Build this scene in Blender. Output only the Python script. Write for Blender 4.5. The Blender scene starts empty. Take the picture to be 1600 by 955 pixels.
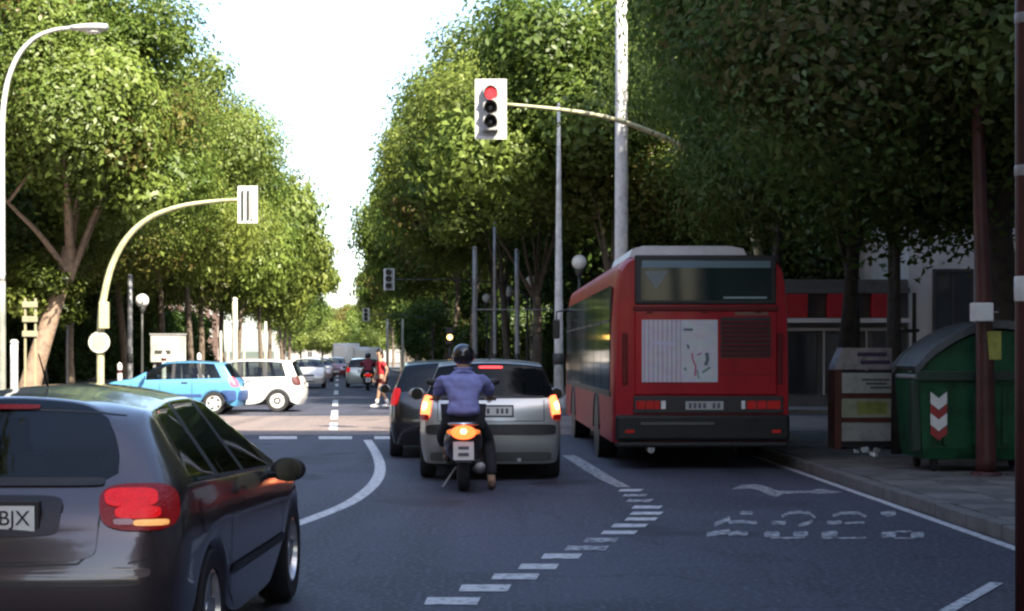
import bpy, bmesh, math, random
import numpy as np
from mathutils import Vector, Matrix
from mathutils.bvhtree import BVHTree
R = math.radians
sc = bpy.context.scene
C = bpy.context.scene.collection

# ------------------------------------------------------------------ camera, sky, sun, exposure
EYE = 1.55                       # height of the lens above the road
FOC = 2600.0                     # focal length in pixels of a 1600 wide frame
HOR = 556.0                      # row of the horizon
cam = bpy.data.cameras.new('camera')
cam.sensor_width = 36.0
cam.lens = 36.0 * FOC / 1600.0
cam.shift_y = (HOR - 477.5) / 1600.0
cam.clip_start, cam.clip_end = 0.1, 4000.0
camo = bpy.data.objects.new('camera', cam)
camo.location = (0, 0, EYE)
camo.rotation_euler = (R(90), 0, 0)
C.objects.link(camo)
sc.camera = camo

SUN_EL, SUN_AZ = R(46), R(145)   # azimuth measured from +Y towards +X: behind the camera, to the right
world = bpy.data.worlds.new('World'); sc.world = world; world.use_nodes = True
wn = world.node_tree.nodes; wl = world.node_tree.links; wn.clear()
sky = wn.new('ShaderNodeTexSky'); sky.sky_type = 'NISHITA'; sky.sun_disc = False
sky.sun_elevation = SUN_EL; sky.sun_rotation = SUN_AZ
sky.air_density = 1.0; sky.dust_density = 1.6; sky.ozone_density = 1.0
bg = wn.new('ShaderNodeBackground'); bg.inputs['Strength'].default_value = 0.15
wo = wn.new('ShaderNodeOutputWorld')
wl.new(sky.outputs[0], bg.inputs['Color']); wl.new(bg.outputs[0], wo.inputs['Surface'])

sun = bpy.data.lights.new('sun', 'SUN'); sun.energy = 5.0; sun.angle = R(0.55); sun.color = (1.0, 0.90, 0.74)
suno = bpy.data.objects.new('sun', sun); C.objects.link(suno)
sd = Vector((math.sin(SUN_AZ) * math.cos(SUN_EL), math.cos(SUN_AZ) * math.cos(SUN_EL), math.sin(SUN_EL)))
suno.rotation_euler = (-sd).to_track_quat('-Z', 'Y').to_euler()
suno.location = (20, -30, 40)

sc.view_settings.view_transform = 'Standard'
try: sc.view_settings.look = 'None'
except Exception: pass
sc.view_settings.exposure = 1.78
sc.view_settings.gamma = 1.0
sc.view_settings.use_curve_mapping = False
sc.render.engine = 'CYCLES'
sc.cycles.use_denoising = True
sc.cycles.max_bounces = 8
sc.cycles.transparent_max_bounces = 16
sc.cycles.pixel_filter_type = 'BLACKMAN_HARRIS'
sc.cycles.filter_width = 2.4
sc.cycles.sample_clamp_indirect = 6.0

# ------------------------------------------------------------------ helpers
rng = random.Random(7)
def G(px, py, z=0.0):
    """point of the ground plane (height z) seen at that place of the photograph"""
    Y = FOC * (EYE - z) / (py - HOR)
    return ((px - 800.0) / FOC * Y, Y)
def XZ(px, py, Y):
    return ((px - 800.0) / FOC * Y, EYE - (py - HOR) / FOC * Y)

def tag(o, label=None, cat=None, group=None, kind=None):
    if label: o['label'] = label
    if cat: o['category'] = cat
    if group: o['group'] = group
    if kind: o['kind'] = kind
    return o
def empty(name, loc=(0, 0, 0), rz=0.0, label=None, cat=None, group=None):
    o = bpy.data.objects.new(name, None); C.objects.link(o)
    o.location = loc; o.rotation_euler = (0, 0, rz); o.empty_display_size = 0.2
    return tag(o, label, cat, group)

MATS = {}
def mat(name, col, rough=0.6, metal=0.0, spec=0.5, var=0.0, scale=6.0, bump=0.0, bscale=60.0, emit=None, es=0.0,
        coat=0.0, col2=None, c2lo=0.45, c2hi=0.65, trans=0.0, alpha=1.0):
    if name in MATS: return MATS[name]
    m = bpy.data.materials.new(name); m.use_nodes = True
    nt = m.node_tree; b = nt.nodes['Principled BSDF']
    b.inputs['Base Color'].default_value = (*col, 1); b.inputs['Roughness'].default_value = rough
    b.inputs['Metallic'].default_value = metal
    b.inputs['Specular IOR Level'].default_value = spec
    b.inputs['Coat Weight'].default_value = coat; b.inputs['Coat Roughness'].default_value = 0.06
    if trans: b.inputs['Transmission Weight'].default_value = trans
    if alpha < 1: b.inputs['Alpha'].default_value = alpha
    if emit:
        b.inputs['Emission Color'].default_value = (*emit, 1); b.inputs['Emission Strength'].default_value = es
    if var or col2 or bump:
        tc = nt.nodes.new('ShaderNodeTexCoord'); src = tc.outputs['Object']
        geo = nt.nodes.new('ShaderNodeNewGeometry'); src = geo.outputs['Position'] if name.startswith('w_') else src
    if var or col2:
        nz = nt.nodes.new('ShaderNodeTexNoise'); nz.inputs['Scale'].default_value = scale; nz.inputs['Detail'].default_value = 6
        nz.inputs['Roughness'].default_value = 0.65
        nt.links.new(src, nz.inputs['Vector'])
        mr = nt.nodes.new('ShaderNodeMapRange'); mr.inputs['From Min'].default_value = c2lo; mr.inputs['From Max'].default_value = c2hi
        nt.links.new(nz.outputs['Fac'], mr.inputs['Value'])
        mx = nt.nodes.new('ShaderNodeMix'); mx.data_type = 'RGBA'
        a = col; d = col2 if col2 else tuple(c * (1 - var) for c in col)
        mx.inputs[6].default_value = (*a, 1); mx.inputs[7].default_value = (*d, 1)
        nt.links.new(mr.outputs[0], mx.inputs[0]); nt.links.new(mx.outputs[2], b.inputs['Base Color'])
    if bump:
        n2 = nt.nodes.new('ShaderNodeTexNoise'); n2.inputs['Scale'].default_value = bscale; n2.inputs['Detail'].default_value = 4
        nt.links.new(src, n2.inputs['Vector'])
        bp = nt.nodes.new('ShaderNodeBump'); bp.inputs['Strength'].default_value = bump; bp.inputs['Distance'].default_value = 0.01
        nt.links.new(n2.outputs['Fac'], bp.inputs['Height']); nt.links.new(bp.outputs[0], b.inputs['Normal'])
    MATS[name] = m
    return m

def glass_mat(name, tint, mixt, ior=1.36):
    """car glass: tinted, part see-through, glossy by Fresnel"""
    if name in MATS: return MATS[name]
    m = bpy.data.materials.new(name); m.use_nodes = True; nt = m.node_tree; nt.nodes.clear()
    out = nt.nodes.new('ShaderNodeOutputMaterial')
    tr = nt.nodes.new('ShaderNodeBsdfTransparent'); tr.inputs[0].default_value = (*tint, 1)
    df = nt.nodes.new('ShaderNodeBsdfDiffuse'); df.inputs[0].default_value = (0.012, 0.015, 0.018, 1)
    gl = nt.nodes.new('ShaderNodeBsdfGlossy'); gl.inputs['Roughness'].default_value = 0.03; gl.inputs[0].default_value = (0.9, 0.95, 1, 1)
    m1 = nt.nodes.new('ShaderNodeMixShader'); m1.inputs[0].default_value = mixt
    fr = nt.nodes.new('ShaderNodeFresnel'); fr.inputs['IOR'].default_value = ior
    m2 = nt.nodes.new('ShaderNodeMixShader')
    nt.links.new(df.outputs[0], m1.inputs[1]); nt.links.new(tr.outputs[0], m1.inputs[2])
    nt.links.new(fr.outputs[0], m2.inputs[0]); nt.links.new(m1.outputs[0], m2.inputs[1]); nt.links.new(gl.outputs[0], m2.inputs[2])
    nt.links.new(m2.outputs[0], out.inputs[0])
    MATS[name] = m
    return m

def obj(name, me, m, parent=None, loc=None, smooth=False):
    if m is not None and len(me.materials) == 0: me.materials.append(m)
    if smooth:
        me.polygons.foreach_set('use_smooth', [True] * len(me.polygons))
    o = bpy.data.objects.new(name, me); C.objects.link(o)
    if parent is not None: o.parent = parent
    if loc is not None: o.location = loc
    return o

class MB:
    """collects shapes, then links them as one mesh object"""
    def __init__(s): s.v = []; s.f = []
    def add(s, vs, fs):
        n = len(s.v); s.v += [tuple(v) for v in vs]; s.f += [tuple(i + n for i in f) for f in fs]; return s
    def box(s, x0, x1, y0, y1, z0, z1, bev=0.0):
        if bev <= 0:
            vs = [(x0, y0, z0), (x1, y0, z0), (x1, y1, z0), (x0, y1, z0), (x0, y0, z1), (x1, y0, z1), (x1, y1, z1), (x0, y1, z1)]
            return s.add(vs, [(0, 3, 2, 1), (4, 5, 6, 7), (0, 1, 5, 4), (1, 2, 6, 5), (2, 3, 7, 6), (3, 0, 4, 7)])
        bm = bmesh.new(); bmesh.ops.create_cube(bm, size=1)
        for v in bm.verts: v.co = ((x0 + x1) / 2 + v.co.x * (x1 - x0), (y0 + y1) / 2 + v.co.y * (y1 - y0), (z0 + z1) / 2 + v.co.z * (z1 - z0))
        bmesh.ops.bevel(bm, geom=bm.edges[:] , offset=bev, segments=2, affect='EDGES', profile=0.5)
        bm.verts.index_update()
        vs = [tuple(v.co) for v in bm.verts]; fs = [tuple(v.index for v in f.verts) for f in bm.faces]; bm.free()
        return s.add(vs, fs)
    def tube(s, pts, rad, n=10, cap=True):
        pts = [Vector(p) for p in pts]
        if not isinstance(rad, (list, tuple)): rad = [rad] * len(pts)
        vs = []; fs = []; up = None
        for i, p in enumerate(pts):
            d = (pts[min(i + 1, len(pts) - 1)] - pts[max(i - 1, 0)]).normalized()
            if up is None:
                a = Vector((0, 0, 1)) if abs(d.z) < .9 else Vector((1, 0, 0))
                up = d.cross(a).normalized()
            up = (up - d * up.dot(d)).normalized(); w = d.cross(up)
            for k in range(n):
                t = 2 * math.pi * k / n
                vs.append(p + (up * math.cos(t) + w * math.sin(t)) * rad[i])
        for i in range(len(pts) - 1):
            for k in range(n):
                a = i * n + k; b = i * n + (k + 1) % n
                fs.append((a, b, b + n, a + n))
        if cap:
            fs.append(tuple(range(n))[::-1]); m = (len(pts) - 1) * n; fs.append(tuple(m + k for k in range(n)))
        return s.add(vs, fs)
    def lathe(s, prof, n=24, axis='z', c=(0, 0, 0), closed=False):
        """prof: list of (radius, height along axis)"""
        vs = []; fs = []
        for (r, h) in prof:
            for k in range(n):
                t = 2 * math.pi * k / n; a, b = r * math.cos(t), r * math.sin(t)
                p = {'z': (a, b, h), 'x': (h, a, b), 'y': (a, h, b)}[axis]
                vs.append((p[0] + c[0], p[1] + c[1], p[2] + c[2]))
        m = len(prof)
        for i in range(m if closed else m - 1):
            j = (i + 1) % m
            for k in range(n):
                k2 = (k + 1) % n
                fs.append((i * n + k, i * n + k2, j * n + k2, j * n + k))
        return s.add(vs, fs)
    def sphere(s, c, r, nu=14, nv=9, sq=(1, 1, 1)):
        vs = []; fs = []
        for j in range(nv + 1):
            ph = math.pi * j / nv
            for i in range(nu):
                t = 2 * math.pi * i / nu
                vs.append((c[0] + r * sq[0] * math.sin(ph) * math.cos(t), c[1] + r * sq[1] * math.sin(ph) * math.sin(t), c[2] + r * sq[2] * math.cos(ph)))
        for j in range(nv):
            for i in range(nu):
                a = j * nu + i; b = j * nu + (i + 1) % nu
                fs.append((a, a + nu, b + nu, b))
        return s.add(vs, fs)
    def prism(s, poly, axis, a, b):
        """poly of 2D points extruded along axis from a to b"""
        n = len(poly)
        def P(p, h): return {'x': (h, p[0], p[1]), 'y': (p[0], h, p[1]), 'z': (p[0], p[1], h)}[axis]
        vs = [P(p, a) for p in poly] + [P(p, b) for p in poly]
        fs = [tuple(range(n))[::-1], tuple(range(n, 2 * n))] + [(i, (i + 1) % n, n + (i + 1) % n, n + i) for i in range(n)]
        return s.add(vs, fs)
    def mesh(s, name='m'):
        me = bpy.data.meshes.new(name); me.from_pydata(s.v, [], s.f); me.update()
        bm = bmesh.new(); bm.from_mesh(me)
        bmesh.ops.remove_doubles(bm, verts=bm.verts, dist=1e-6)
        bmesh.ops.recalc_face_normals(bm, faces=bm.faces); bm.to_mesh(me); bm.free()
        return me
    def build(s, name, m, parent=None, loc=None, smooth=False, auto=None):
        me = s.mesh(name); o = obj(name, me, m, parent, loc, smooth)
        if auto: smooth_by_angle(me, auto)
        return o
def smooth_by_angle(me, deg):
    me.polygons.foreach_set('use_smooth', [True] * len(me.polygons))
    bm = bmesh.new(); bm.from_mesh(me)
    for e in bm.edges:
        e.smooth = not (len(e.link_faces) == 2 and e.calc_face_angle(0) > R(deg))
    bm.to_mesh(me); bm.free()

def copy_tree(o, parent=None):
    c = o.copy(); C.objects.link(c); c.parent = parent
    for ch in o.children: copy_tree(ch, c)
    return c
def interp(x, tab):
    return float(np.interp(x, [t[0] for t in tab], [t[1] for t in tab]))
ORD = ['first', 'second', 'third', 'fourth', 'fifth', 'sixth', 'seventh', 'eighth', 'ninth', 'tenth', 'eleventh', 'twelfth',
       'thirteenth', 'fourteenth', 'fifteenth', 'sixteenth', 'seventeenth', 'eighteenth']

# ------------------------------------------------------------------ materials of the setting
def asphalt(name, col, col2, patch):
    m = bpy.data.materials.new(name); m.use_nodes = True; nt = m.node_tree; b = nt.nodes['Principled BSDF']
    b.inputs['Roughness'].default_value = 0.72; b.inputs['Specular IOR Level'].default_value = 0.45
    geo = nt.nodes.new('ShaderNodeNewGeometry')
    def noise(scale, det, sx=1.0, sy=1.0):
        mp = nt.nodes.new('ShaderNodeMapping'); mp.inputs['Scale'].default_value = (sx, sy, 1)
        nz = nt.nodes.new('ShaderNodeTexNoise'); nz.inputs['Scale'].default_value = scale; nz.inputs['Detail'].default_value = det
        nt.links.new(geo.outputs['Position'], mp.inputs[0]); nt.links.new(mp.outputs[0], nz.inputs['Vector']); return nz.outputs['Fac']
    def ramp(v, lo, hi):
        mr = nt.nodes.new('ShaderNodeMapRange'); mr.inputs['From Min'].default_value = lo; mr.inputs['From Max'].default_value = hi
        nt.links.new(v, mr.inputs['Value']); return mr.outputs[0]
    def mix(f, a, c):
        mx = nt.nodes.new('ShaderNodeMix'); mx.data_type = 'RGBA'
        nt.links.new(f, mx.inputs[0])
        for s_, v in ((6, a), (7, c)):
            if isinstance(v, tuple): mx.inputs[s_].default_value = (*v, 1)
            else: nt.links.new(v, mx.inputs[s_])
        return mx.outputs[2]
    c1 = mix(ramp(noise(0.35, 5, 1.0, 0.35), 0.38, 0.66), col, col2)
    c2 = mix(ramp(noise(0.9, 6, 2.2, 0.10), 0.54, 0.66), c1, patch)
    c2 = mix(ramp(noise(2.2, 8, .25, 1.6), 0.60, 0.70), c2, tuple(x * 1.9 for x in col))
    c2 = mix(ramp(noise(0.16, 2), 0.56, 0.575), c2, tuple(x * .80 for x in col))
    vo = nt.nodes.new('ShaderNodeTexVoronoi'); vo.feature = 'DISTANCE_TO_EDGE'; vo.inputs['Scale'].default_value = .33
    nd = nt.nodes.new('ShaderNodeTexNoise'); nd.inputs['Scale'].default_value = 1.3; nd.inputs['Detail'].default_value = 6
    mvx = nt.nodes.new('ShaderNodeMix'); mvx.data_type = 'RGBA'; mvx.blend_type = 'ADD'; mvx.inputs[0].default_value = .9
    nt.links.new(geo.outputs['Position'], nd.inputs['Vector']); nt.links.new(geo.outputs['Position'], mvx.inputs[6]); nt.links.new(nd.outputs['Color'], mvx.inputs[7]); nt.links.new(mvx.outputs[2], vo.inputs['Vector'])
    c2 = mix(ramp(vo.outputs['Distance'], 0.0, 0.012), tuple(x * .45 for x in col), c2)
    c2 = mix(ramp(noise(1.1, 3, 1.0, .03), 0.55, 0.68), c2, tuple(x * .62 for x in col))
    g = noise(90, 3)
    c3 = mix(ramp(g, 0.56, 0.75), c2, tuple(min(1, x * 2.0) for x in col))
    c3 = mix(ramp(noise(24, 4), 0.50, 0.72), c3, tuple(min(1, x * 2.1) for x in col2))
    c3 = mix(ramp(noise(0.55, 5, 1.0, .7), 0.60, 0.67), c3, tuple(x * .55 for x in col))
    nt.links.new(c3, b.inputs['Base Color'])
    bp = nt.nodes.new('ShaderNodeBump'); bp.inputs['Strength'].default_value = 0.5; bp.inputs['Distance'].default_value = 0.008
    nt.links.new(g, bp.inputs['Height']); nt.links.new(bp.outputs[0], b.inputs['Normal'])
    return m
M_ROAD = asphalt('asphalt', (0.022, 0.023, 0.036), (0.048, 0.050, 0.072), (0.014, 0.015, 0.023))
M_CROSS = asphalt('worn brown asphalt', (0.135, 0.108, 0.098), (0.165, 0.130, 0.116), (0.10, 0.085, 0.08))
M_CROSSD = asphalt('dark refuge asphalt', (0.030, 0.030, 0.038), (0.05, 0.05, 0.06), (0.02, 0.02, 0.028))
M_PAVE = mat('w_paving', (0.18, 0.172, 0.158), 0.85, var=0.4, scale=1.6, bump=0.4, bscale=40)
M_PAVE2 = mat('w_paving joint', (0.10, 0.10, 0.09), 0.9, var=0.3, scale=4)
M_KERB = mat('w_kerb stone', (0.13, 0.127, 0.12), 0.8, var=0.35, scale=3.0, bump=0.3, bscale=50)
def paint_mat(name, col, base, lo, hi):
    return mat(name, col, 0.6, col2=base, scale=13.0, c2lo=lo, c2hi=hi, bump=0.3, bscale=90)
M_PAINT = paint_mat('w_road paint', (0.50, 0.51, 0.52), (0.07, 0.07, 0.08), 0.50, 0.66)
M_PAINTW = paint_mat('w_worn road paint', (0.40, 0.41, 0.43), (0.05, 0.05, 0.06), 0.43, 0.58)
M_SOIL = mat('w_soil', (0.13, 0.11, 0.08), 0.95, var=0.5, scale=0.8, bump=0.5, bscale=20)

# ------------------------------------------------------------------ ground, roads, pavements
def sheet(name, poly, z, m, kind='structure', parent=None):
    me = bpy.data.meshes.new(name); me.from_pydata([(x, y, z) for x, y in poly], [], [tuple(range(len(poly)))]); me.update()
    if me.polygons[0].normal.z < 0: me.flip_normals()
    o = obj(name, me, m, parent)
    if kind: o['kind'] = kind
    return o
SL = -0.104                                           # the far street bears a little to the left
def lane(x44, Y): return x44 + SL * (Y - 44)
sheet('ground', [(-900, -300), (900, -300), (900, 2500), (-900, 2500)], -0.03, M_SOIL)
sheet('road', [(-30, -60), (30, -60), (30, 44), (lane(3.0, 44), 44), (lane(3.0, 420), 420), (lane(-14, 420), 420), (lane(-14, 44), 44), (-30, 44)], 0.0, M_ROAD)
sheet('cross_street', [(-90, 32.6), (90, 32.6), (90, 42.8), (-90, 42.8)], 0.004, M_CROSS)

def kerb_x(Y): return interp(Y, [(-40, 5.1), (0, 4.42), (13.5, 4.13), (23.8, 3.87), (31.5, 3.70)])
def pavement(name, poly, z0=-0.02, z1=0.12, m=M_PAVE):
    mb = MB().prism(poly, 'z', z0, z1); o = mb.build(name, m); o['kind'] = 'structure'; return o
ky = [-40, -20, 0, 6, 10, 13.5, 17, 20, 23.8, 28, 31.2]
plaza = pavement('plaza_pavement', [(kerb_x(y) + 0.16, y) for y in ky] + [(4.2, 32.2), (60, 32.2), (60, -40)], z1=0.105, m=M_PAVE2)
# kerb stones one by one along the bus lane
kerb = MB().prism([(kerb_x(y) + 0.02, y) for y in (8, 13.5, 23.8, 31.2)] + [(kerb_x(y) + 0.15, y) for y in (31.2, 23.8, 13.5, 8)], 'z', -0.02, 0.09).build('kerb', M_KERB)
kerb['kind'] = 'structure'
stone = MB().box(0, 0.16, 0.006, 0.994, -0.01, 0.13, 0.012).mesh('kerb_stone'); stone.materials.append(M_KERB)
for i in range(8, 31):
    o = obj('kerb_stone', stone, None, kerb, (kerb_x(i), i, 0)); o.rotation_euler.z = math.atan2(kerb_x(i) - kerb_x(i + 1), 1) + rng.uniform(-.003, .003)
    o.location.z = rng.uniform(-.006, .006)
slabs = []
for k in range(3):
    s_ = MB().box(0.008, 0.592, 0.008, 0.592, 0.10, 0.125, 0.006).mesh('paving_slab')
    s_.materials.append(mat('w_slab' + 'abc'[k], [(0.125, 0.122, 0.116), (0.155, 0.15, 0.14), (0.10, 0.10, 0.095)][k], 0.85, var=0.45, scale=2.5, bump=0.5, bscale=45)); slabs.append(s_)
for j in range(0, 30):
    y = 13.0 + j * 0.6
    for i in range(0, 13):
        x = kerb_x(y) + 0.19 + i * 0.6
        if x > 0.33 * y + 0.9: continue
        o = obj('paving_slab', rng.choice(slabs), None, plaza, (x, y, rng.uniform(-.004, .004)))
        o.rotation_euler = (rng.uniform(-.004, .004), rng.uniform(-.004, .004), 0)
# small refuge at the lower right
isl = [(2.74, 10.15), (3.36, 11.25), (3.75, 11.3), (3.75, 6.5), (1.95, 6.5)]
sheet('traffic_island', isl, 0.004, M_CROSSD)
# far pavements
pavement('left_pavement', [(-90, 44.2), (lane(-11.6, 44), 44.2), (lane(-11.6, 300), 300), (-200, 300), (-200, 44.2)])
pavement('right_pavement', [(lane(0.9, 44), 44.2), (90, 44.2), (90, 300), (lane(0.9, 300), 300)])
pavement('near_left_pavement', [(-60, -40), (-9.2, -40), (-9.2, 27), (-11, 31.5), (-60, 31.5)])
for nm, off in (('left_kerb', -11.6), ('right_kerb', 0.72)):
    k = MB().prism([(lane(off, 44), 44.1), (lane(off + .18, 44), 44.1), (lane(off + .18, 300), 300), (lane(off, 300), 300)], 'z', -0.02, 0.135).build(nm, M_KERB); k['kind'] = 'structure'
# hills far off close the view at ground level
me = bpy.data.meshes.new('hills'); vs = []; fs = []
for i in range(61):
    a = R(-60 + 2 * i); r = 1500
    h = 9 + 3 * math.sin(i * .7) + 2 * math.sin(i * 1.9)
    vs += [(r * math.sin(a), r * math.cos(a), -2), (1.12 * r * math.sin(a), 1.12 * r * math.cos(a), h), (1.3 * r * math.sin(a), 1.3 * r * math.cos(a), -2)]
for i in range(60):
    fs += [(3 * i, 3 * i + 3, 3 * i + 4, 3 * i + 1), (3 * i + 1, 3 * i + 4, 3 * i + 5, 3 * i + 2)]
me.from_pydata(vs, [], fs); me.update(); tag(obj('hills', me, mat('w_hill', (0.07, 0.085, 0.05), 0.95, var=.4, scale=.02)), kind='structure')

# ------------------------------------------------------------------ road markings
def ribbon(pts, w):
    L = []; Rr = []
    for i, p in enumerate(pts):
        a = Vector(pts[max(i - 1, 0)]); b = Vector(pts[min(i + 1, len(pts) - 1)]); d = (b - a).normalized(); n = Vector((-d.y, d.x))
        ww = w[i] if isinstance(w, list) else w
        L.append((p[0] + n.x * ww / 2, p[1] + n.y * ww / 2)); Rr.append((p[0] - n.x * ww / 2, p[1] - n.y * ww / 2))
    return L, Rr
def line_mark(name, pts, w, m, z=0.005, parent=None):
    L, Rr = ribbon(pts, w); n = len(pts)
    me = bpy.data.meshes.new(name)
    me.from_pydata([(x, y, z) for x, y in L + Rr], [], [(i, i + 1, n + i + 1, n + i) for i in range(n - 1)]); me.update()
    if me.polygons[0].normal.z < 0: me.flip_normals()
    return obj(name, me, m, parent)
def spline(pts, k=6):
    out = []
    P = [Vector(p) for p in pts]
    for i in range(len(P) - 1):
        p0 = P[max(i - 1, 0)]; p1 = P[i]; p2 = P[i + 1]; p3 = P[min(i + 2, len(P) - 1)]
        for j in range(k):
            t = j / k
            out.append(0.5 * ((2 * p1) + (-p0 + p2) * t + (2 * p0 - 5 * p1 + 4 * p2 - p3) * t * t + (-p0 + 3 * p1 - 3 * p2 + p3) * t ** 3))
    out.append(P[-1]); return out
cl = [G(*p) for p in [(400, 840), (450, 824), (500, 806), (545, 787), (575, 766), (590, 748), (594, 730), (589, 712), (581, 698), (574, 688)]]
o = line_mark('lane_line', [tuple(p) for p in spline(cl)], 0.15, M_PAINT)
tag(o, 'curved solid white lane line bending to the left on the asphalt', 'road marking')
# short bars of the bus lane border
bars = [(40, 185, 467, 19), (130, 265, 433, 18), (215, 340, 403, 15), (285, 390, 377, 14), (345, 450, 350, 13), (405, 520, 329, 12), (455, 545, 308, 11),
        (500, 595, 288, 9), (527, 622, 270, 9), (562, 648, 253, 8), (575, 662, 238, 7.5), (580, 660, 222, 7.5), (565, 635, 205, 7), (555, 622, 191, 6), (545, 610, 178, 6)]
dash = empty('bus_lane_border', (0, 0, 0), 0, 'curving border of short white bars along the left of the bus lane', 'road marking')
for k, (a, b, y, h) in enumerate(bars):
    q = lambda x, yy: G(640 + x / 1.6667, 660 + yy / 1.6667)
    sh = 10
    poly = [q(a - sh * .3, y + h / 2), q(b - sh, y + h / 2), q(b, y - h / 2), q(a + sh * .6, y - h / 2)]
    sheet('painted_bar', poly, 0.005, M_PAINTW if k in (5, 6, 12, 13) else M_PAINT, None, dash)
o = line_mark('lane_line', [G(975, 762), G(950, 750), G(925, 735), G(905, 722), G(888, 712)], [.16, .20, .22, .22, .20], M_PAINTW)
tag(o, 'worn pale painted strip left of the bus wheels', 'road marking')
# kerb-side white line
o = line_mark('edge_line', [(kerb_x(y) - .10, y) for y in (8, 13.5, 17, 20, 23.8, 27)], 0.10, M_PAINT)
tag(o, 'thin white edge line painted along the kerb of the bus lane', 'road marking')
o = line_mark('edge_line', [(2.62, 10.05), (3.30, 11.33)], 0.09, M_PAINT, 0.006)
tag(o, 'short white edge line beside the traffic island, bottom right corner', 'road marking')
# arrow and worn lettering of the bus lane
def q2(cx, cy): return G(1090 + cx / 4.324, 740 + cy / 4.324)
ar = [(225, 110), (300, 80), (400, 75), (460, 88), (540, 117), (640, 121), (760, 120), (820, 106), (900, 117), (985, 127), (900, 139), (700, 136), (580, 142), (530, 160), (480, 147), (420, 118), (350, 103)]
arrow = sheet('lane_arrow', [q2(*p) for p in ar], 0.005, M_PAINTW, None)
tag(arrow, 'worn white direction arrow painted behind the red bus', 'road marking')
let = empty('road_lettering', (0, 0, 0), 0, 'worn white letters painted across the bus lane near the kerb', 'road marking')
strokes = [[(295, 270), (365, 270)], 22, [(575, 290), (620, 270), (700, 263), (755, 272), (790, 298)], 20, [(918, 288), (970, 270), (1085, 269), (1132, 292)], 20,
           [(1245, 272), (1332, 272)], 26, [(1275, 288), (1318, 288)], 14, [(120, 348), (160, 330), (212, 308)], 30, [(215, 332), (300, 328), (392, 336)], 22, [(508, 336), (590, 336)], 28,
           [(690, 354), (735, 342), (772, 326)], 24, [(880, 336), (966, 334)], 24, [(1000, 340), (1120, 334)], 14, [(68, 415), (130, 405), (212, 396)], 32,
           [(215, 412), (270, 406), (332, 410)], 28, [(458, 414), (546, 414)], 38, [(500, 436), (600, 440), (720, 434)], 12, [(655, 414), (738, 410)], 32,
           [(845, 416), (938, 410)], 40, [(850, 440), (1000, 440), (1130, 437)], 10, [(1248, 418), (1332, 414)], 38, [(1330, 440), (1460, 440)], 9, [(1448, 420), (1522, 417)], 38, [(1345, 396), (1440, 394)], 10]
for i in range(0, len(strokes), 2):
    p = strokes[i]; h = strokes[i + 1]
    e = [(p[0][0] - 8, p[0][1])] + p + [(p[-1][0] + 8, p[-1][1])]
    hh = [h * .25] + [h * .5] * len(p) + [h * .25]
    poly = [q2(a, b - t) for (a, b), t in zip(e, hh)] + [q2(a, b + t) for (a, b), t in list(zip(e, hh))[::-1]]
    sheet('paint_patch', poly, 0.005, M_PAINTW, None, let)
# stop line remains before the crossing and the centre line beyond it
stop = empty('stop_line', (0, 0, 0), 0, 'broken white stop line across the road before the junction', 'road marking')
for a, b in ((353, 378), (405, 464), (498, 550), (585, 618), (640, 690)):
    sheet('painted_bar', [G(a, 687), G(b, 687), G(b, 682.5), G(a, 682.5)], 0.009, M_PAINT, None, stop)
ctr = empty('centre_line', (0, 0, 0), 0, 'dashed white centre line running up the far street', 'road marking')
for k, (y0, y1) in enumerate(((34.6, 38.2), (40.4, 47), (51, 58), (66, 74), (84, 92), (102, 110), (120, 128), (140, 148))):
    X = lambda Y: -4.35 + SL * (Y - 40.7)
    sheet('painted_dash', [(X(y0) - .09, y0), (X(y0) + .09, y0), (X(y1) + .09, y1), (X(y1) - .09, y1)], 0.009, M_PAINT, None, ctr)

# ------------------------------------------------------------------ buildings
M_PANE = mat('window pane', (0.02, 0.025, 0.03), 0.08, spec=0.8)
M_FRAME = mat('window frame', (0.42, 0.41, 0.39), 0.6)
M_FRAMED = mat('dark window frame', (0.05, 0.05, 0.055), 0.5)
def window_meshes(w, h, fm, tagn):
    mb = MB()
    mb.box(-w / 2, -w / 2 + .07, -.03, .04, 0, h); mb.box(w / 2 - .07, w / 2, -.03, .04, 0, h)
    mb.box(-w / 2 + .07, w / 2 - .07, -.03, .04, h - .07, h); mb.box(-w / 2 + .07, w / 2 - .07, -.03, .04, 0, .07); mb.box(-.03, .03, -.02, .03, .07, h - .07)
    mb.box(-w / 2 - .08, w / 2 + .08, -.10, -.031, -.10, -.005)
    f = mb.mesh('window_' + tagn); f.materials.append(fm)
    p = MB().box(-w / 2 + .07, w / 2 - .07, 0.0, .02, .07, h - .07).mesh('pane_' + tagn); p.materials.append(M_PANE)
    return f, p
WIN = window_meshes(1.3, 1.5, M_FRAME, 'a')
WIN_BIG = window_meshes(1.15, 2.05, M_FRAMED, 'b')
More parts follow.
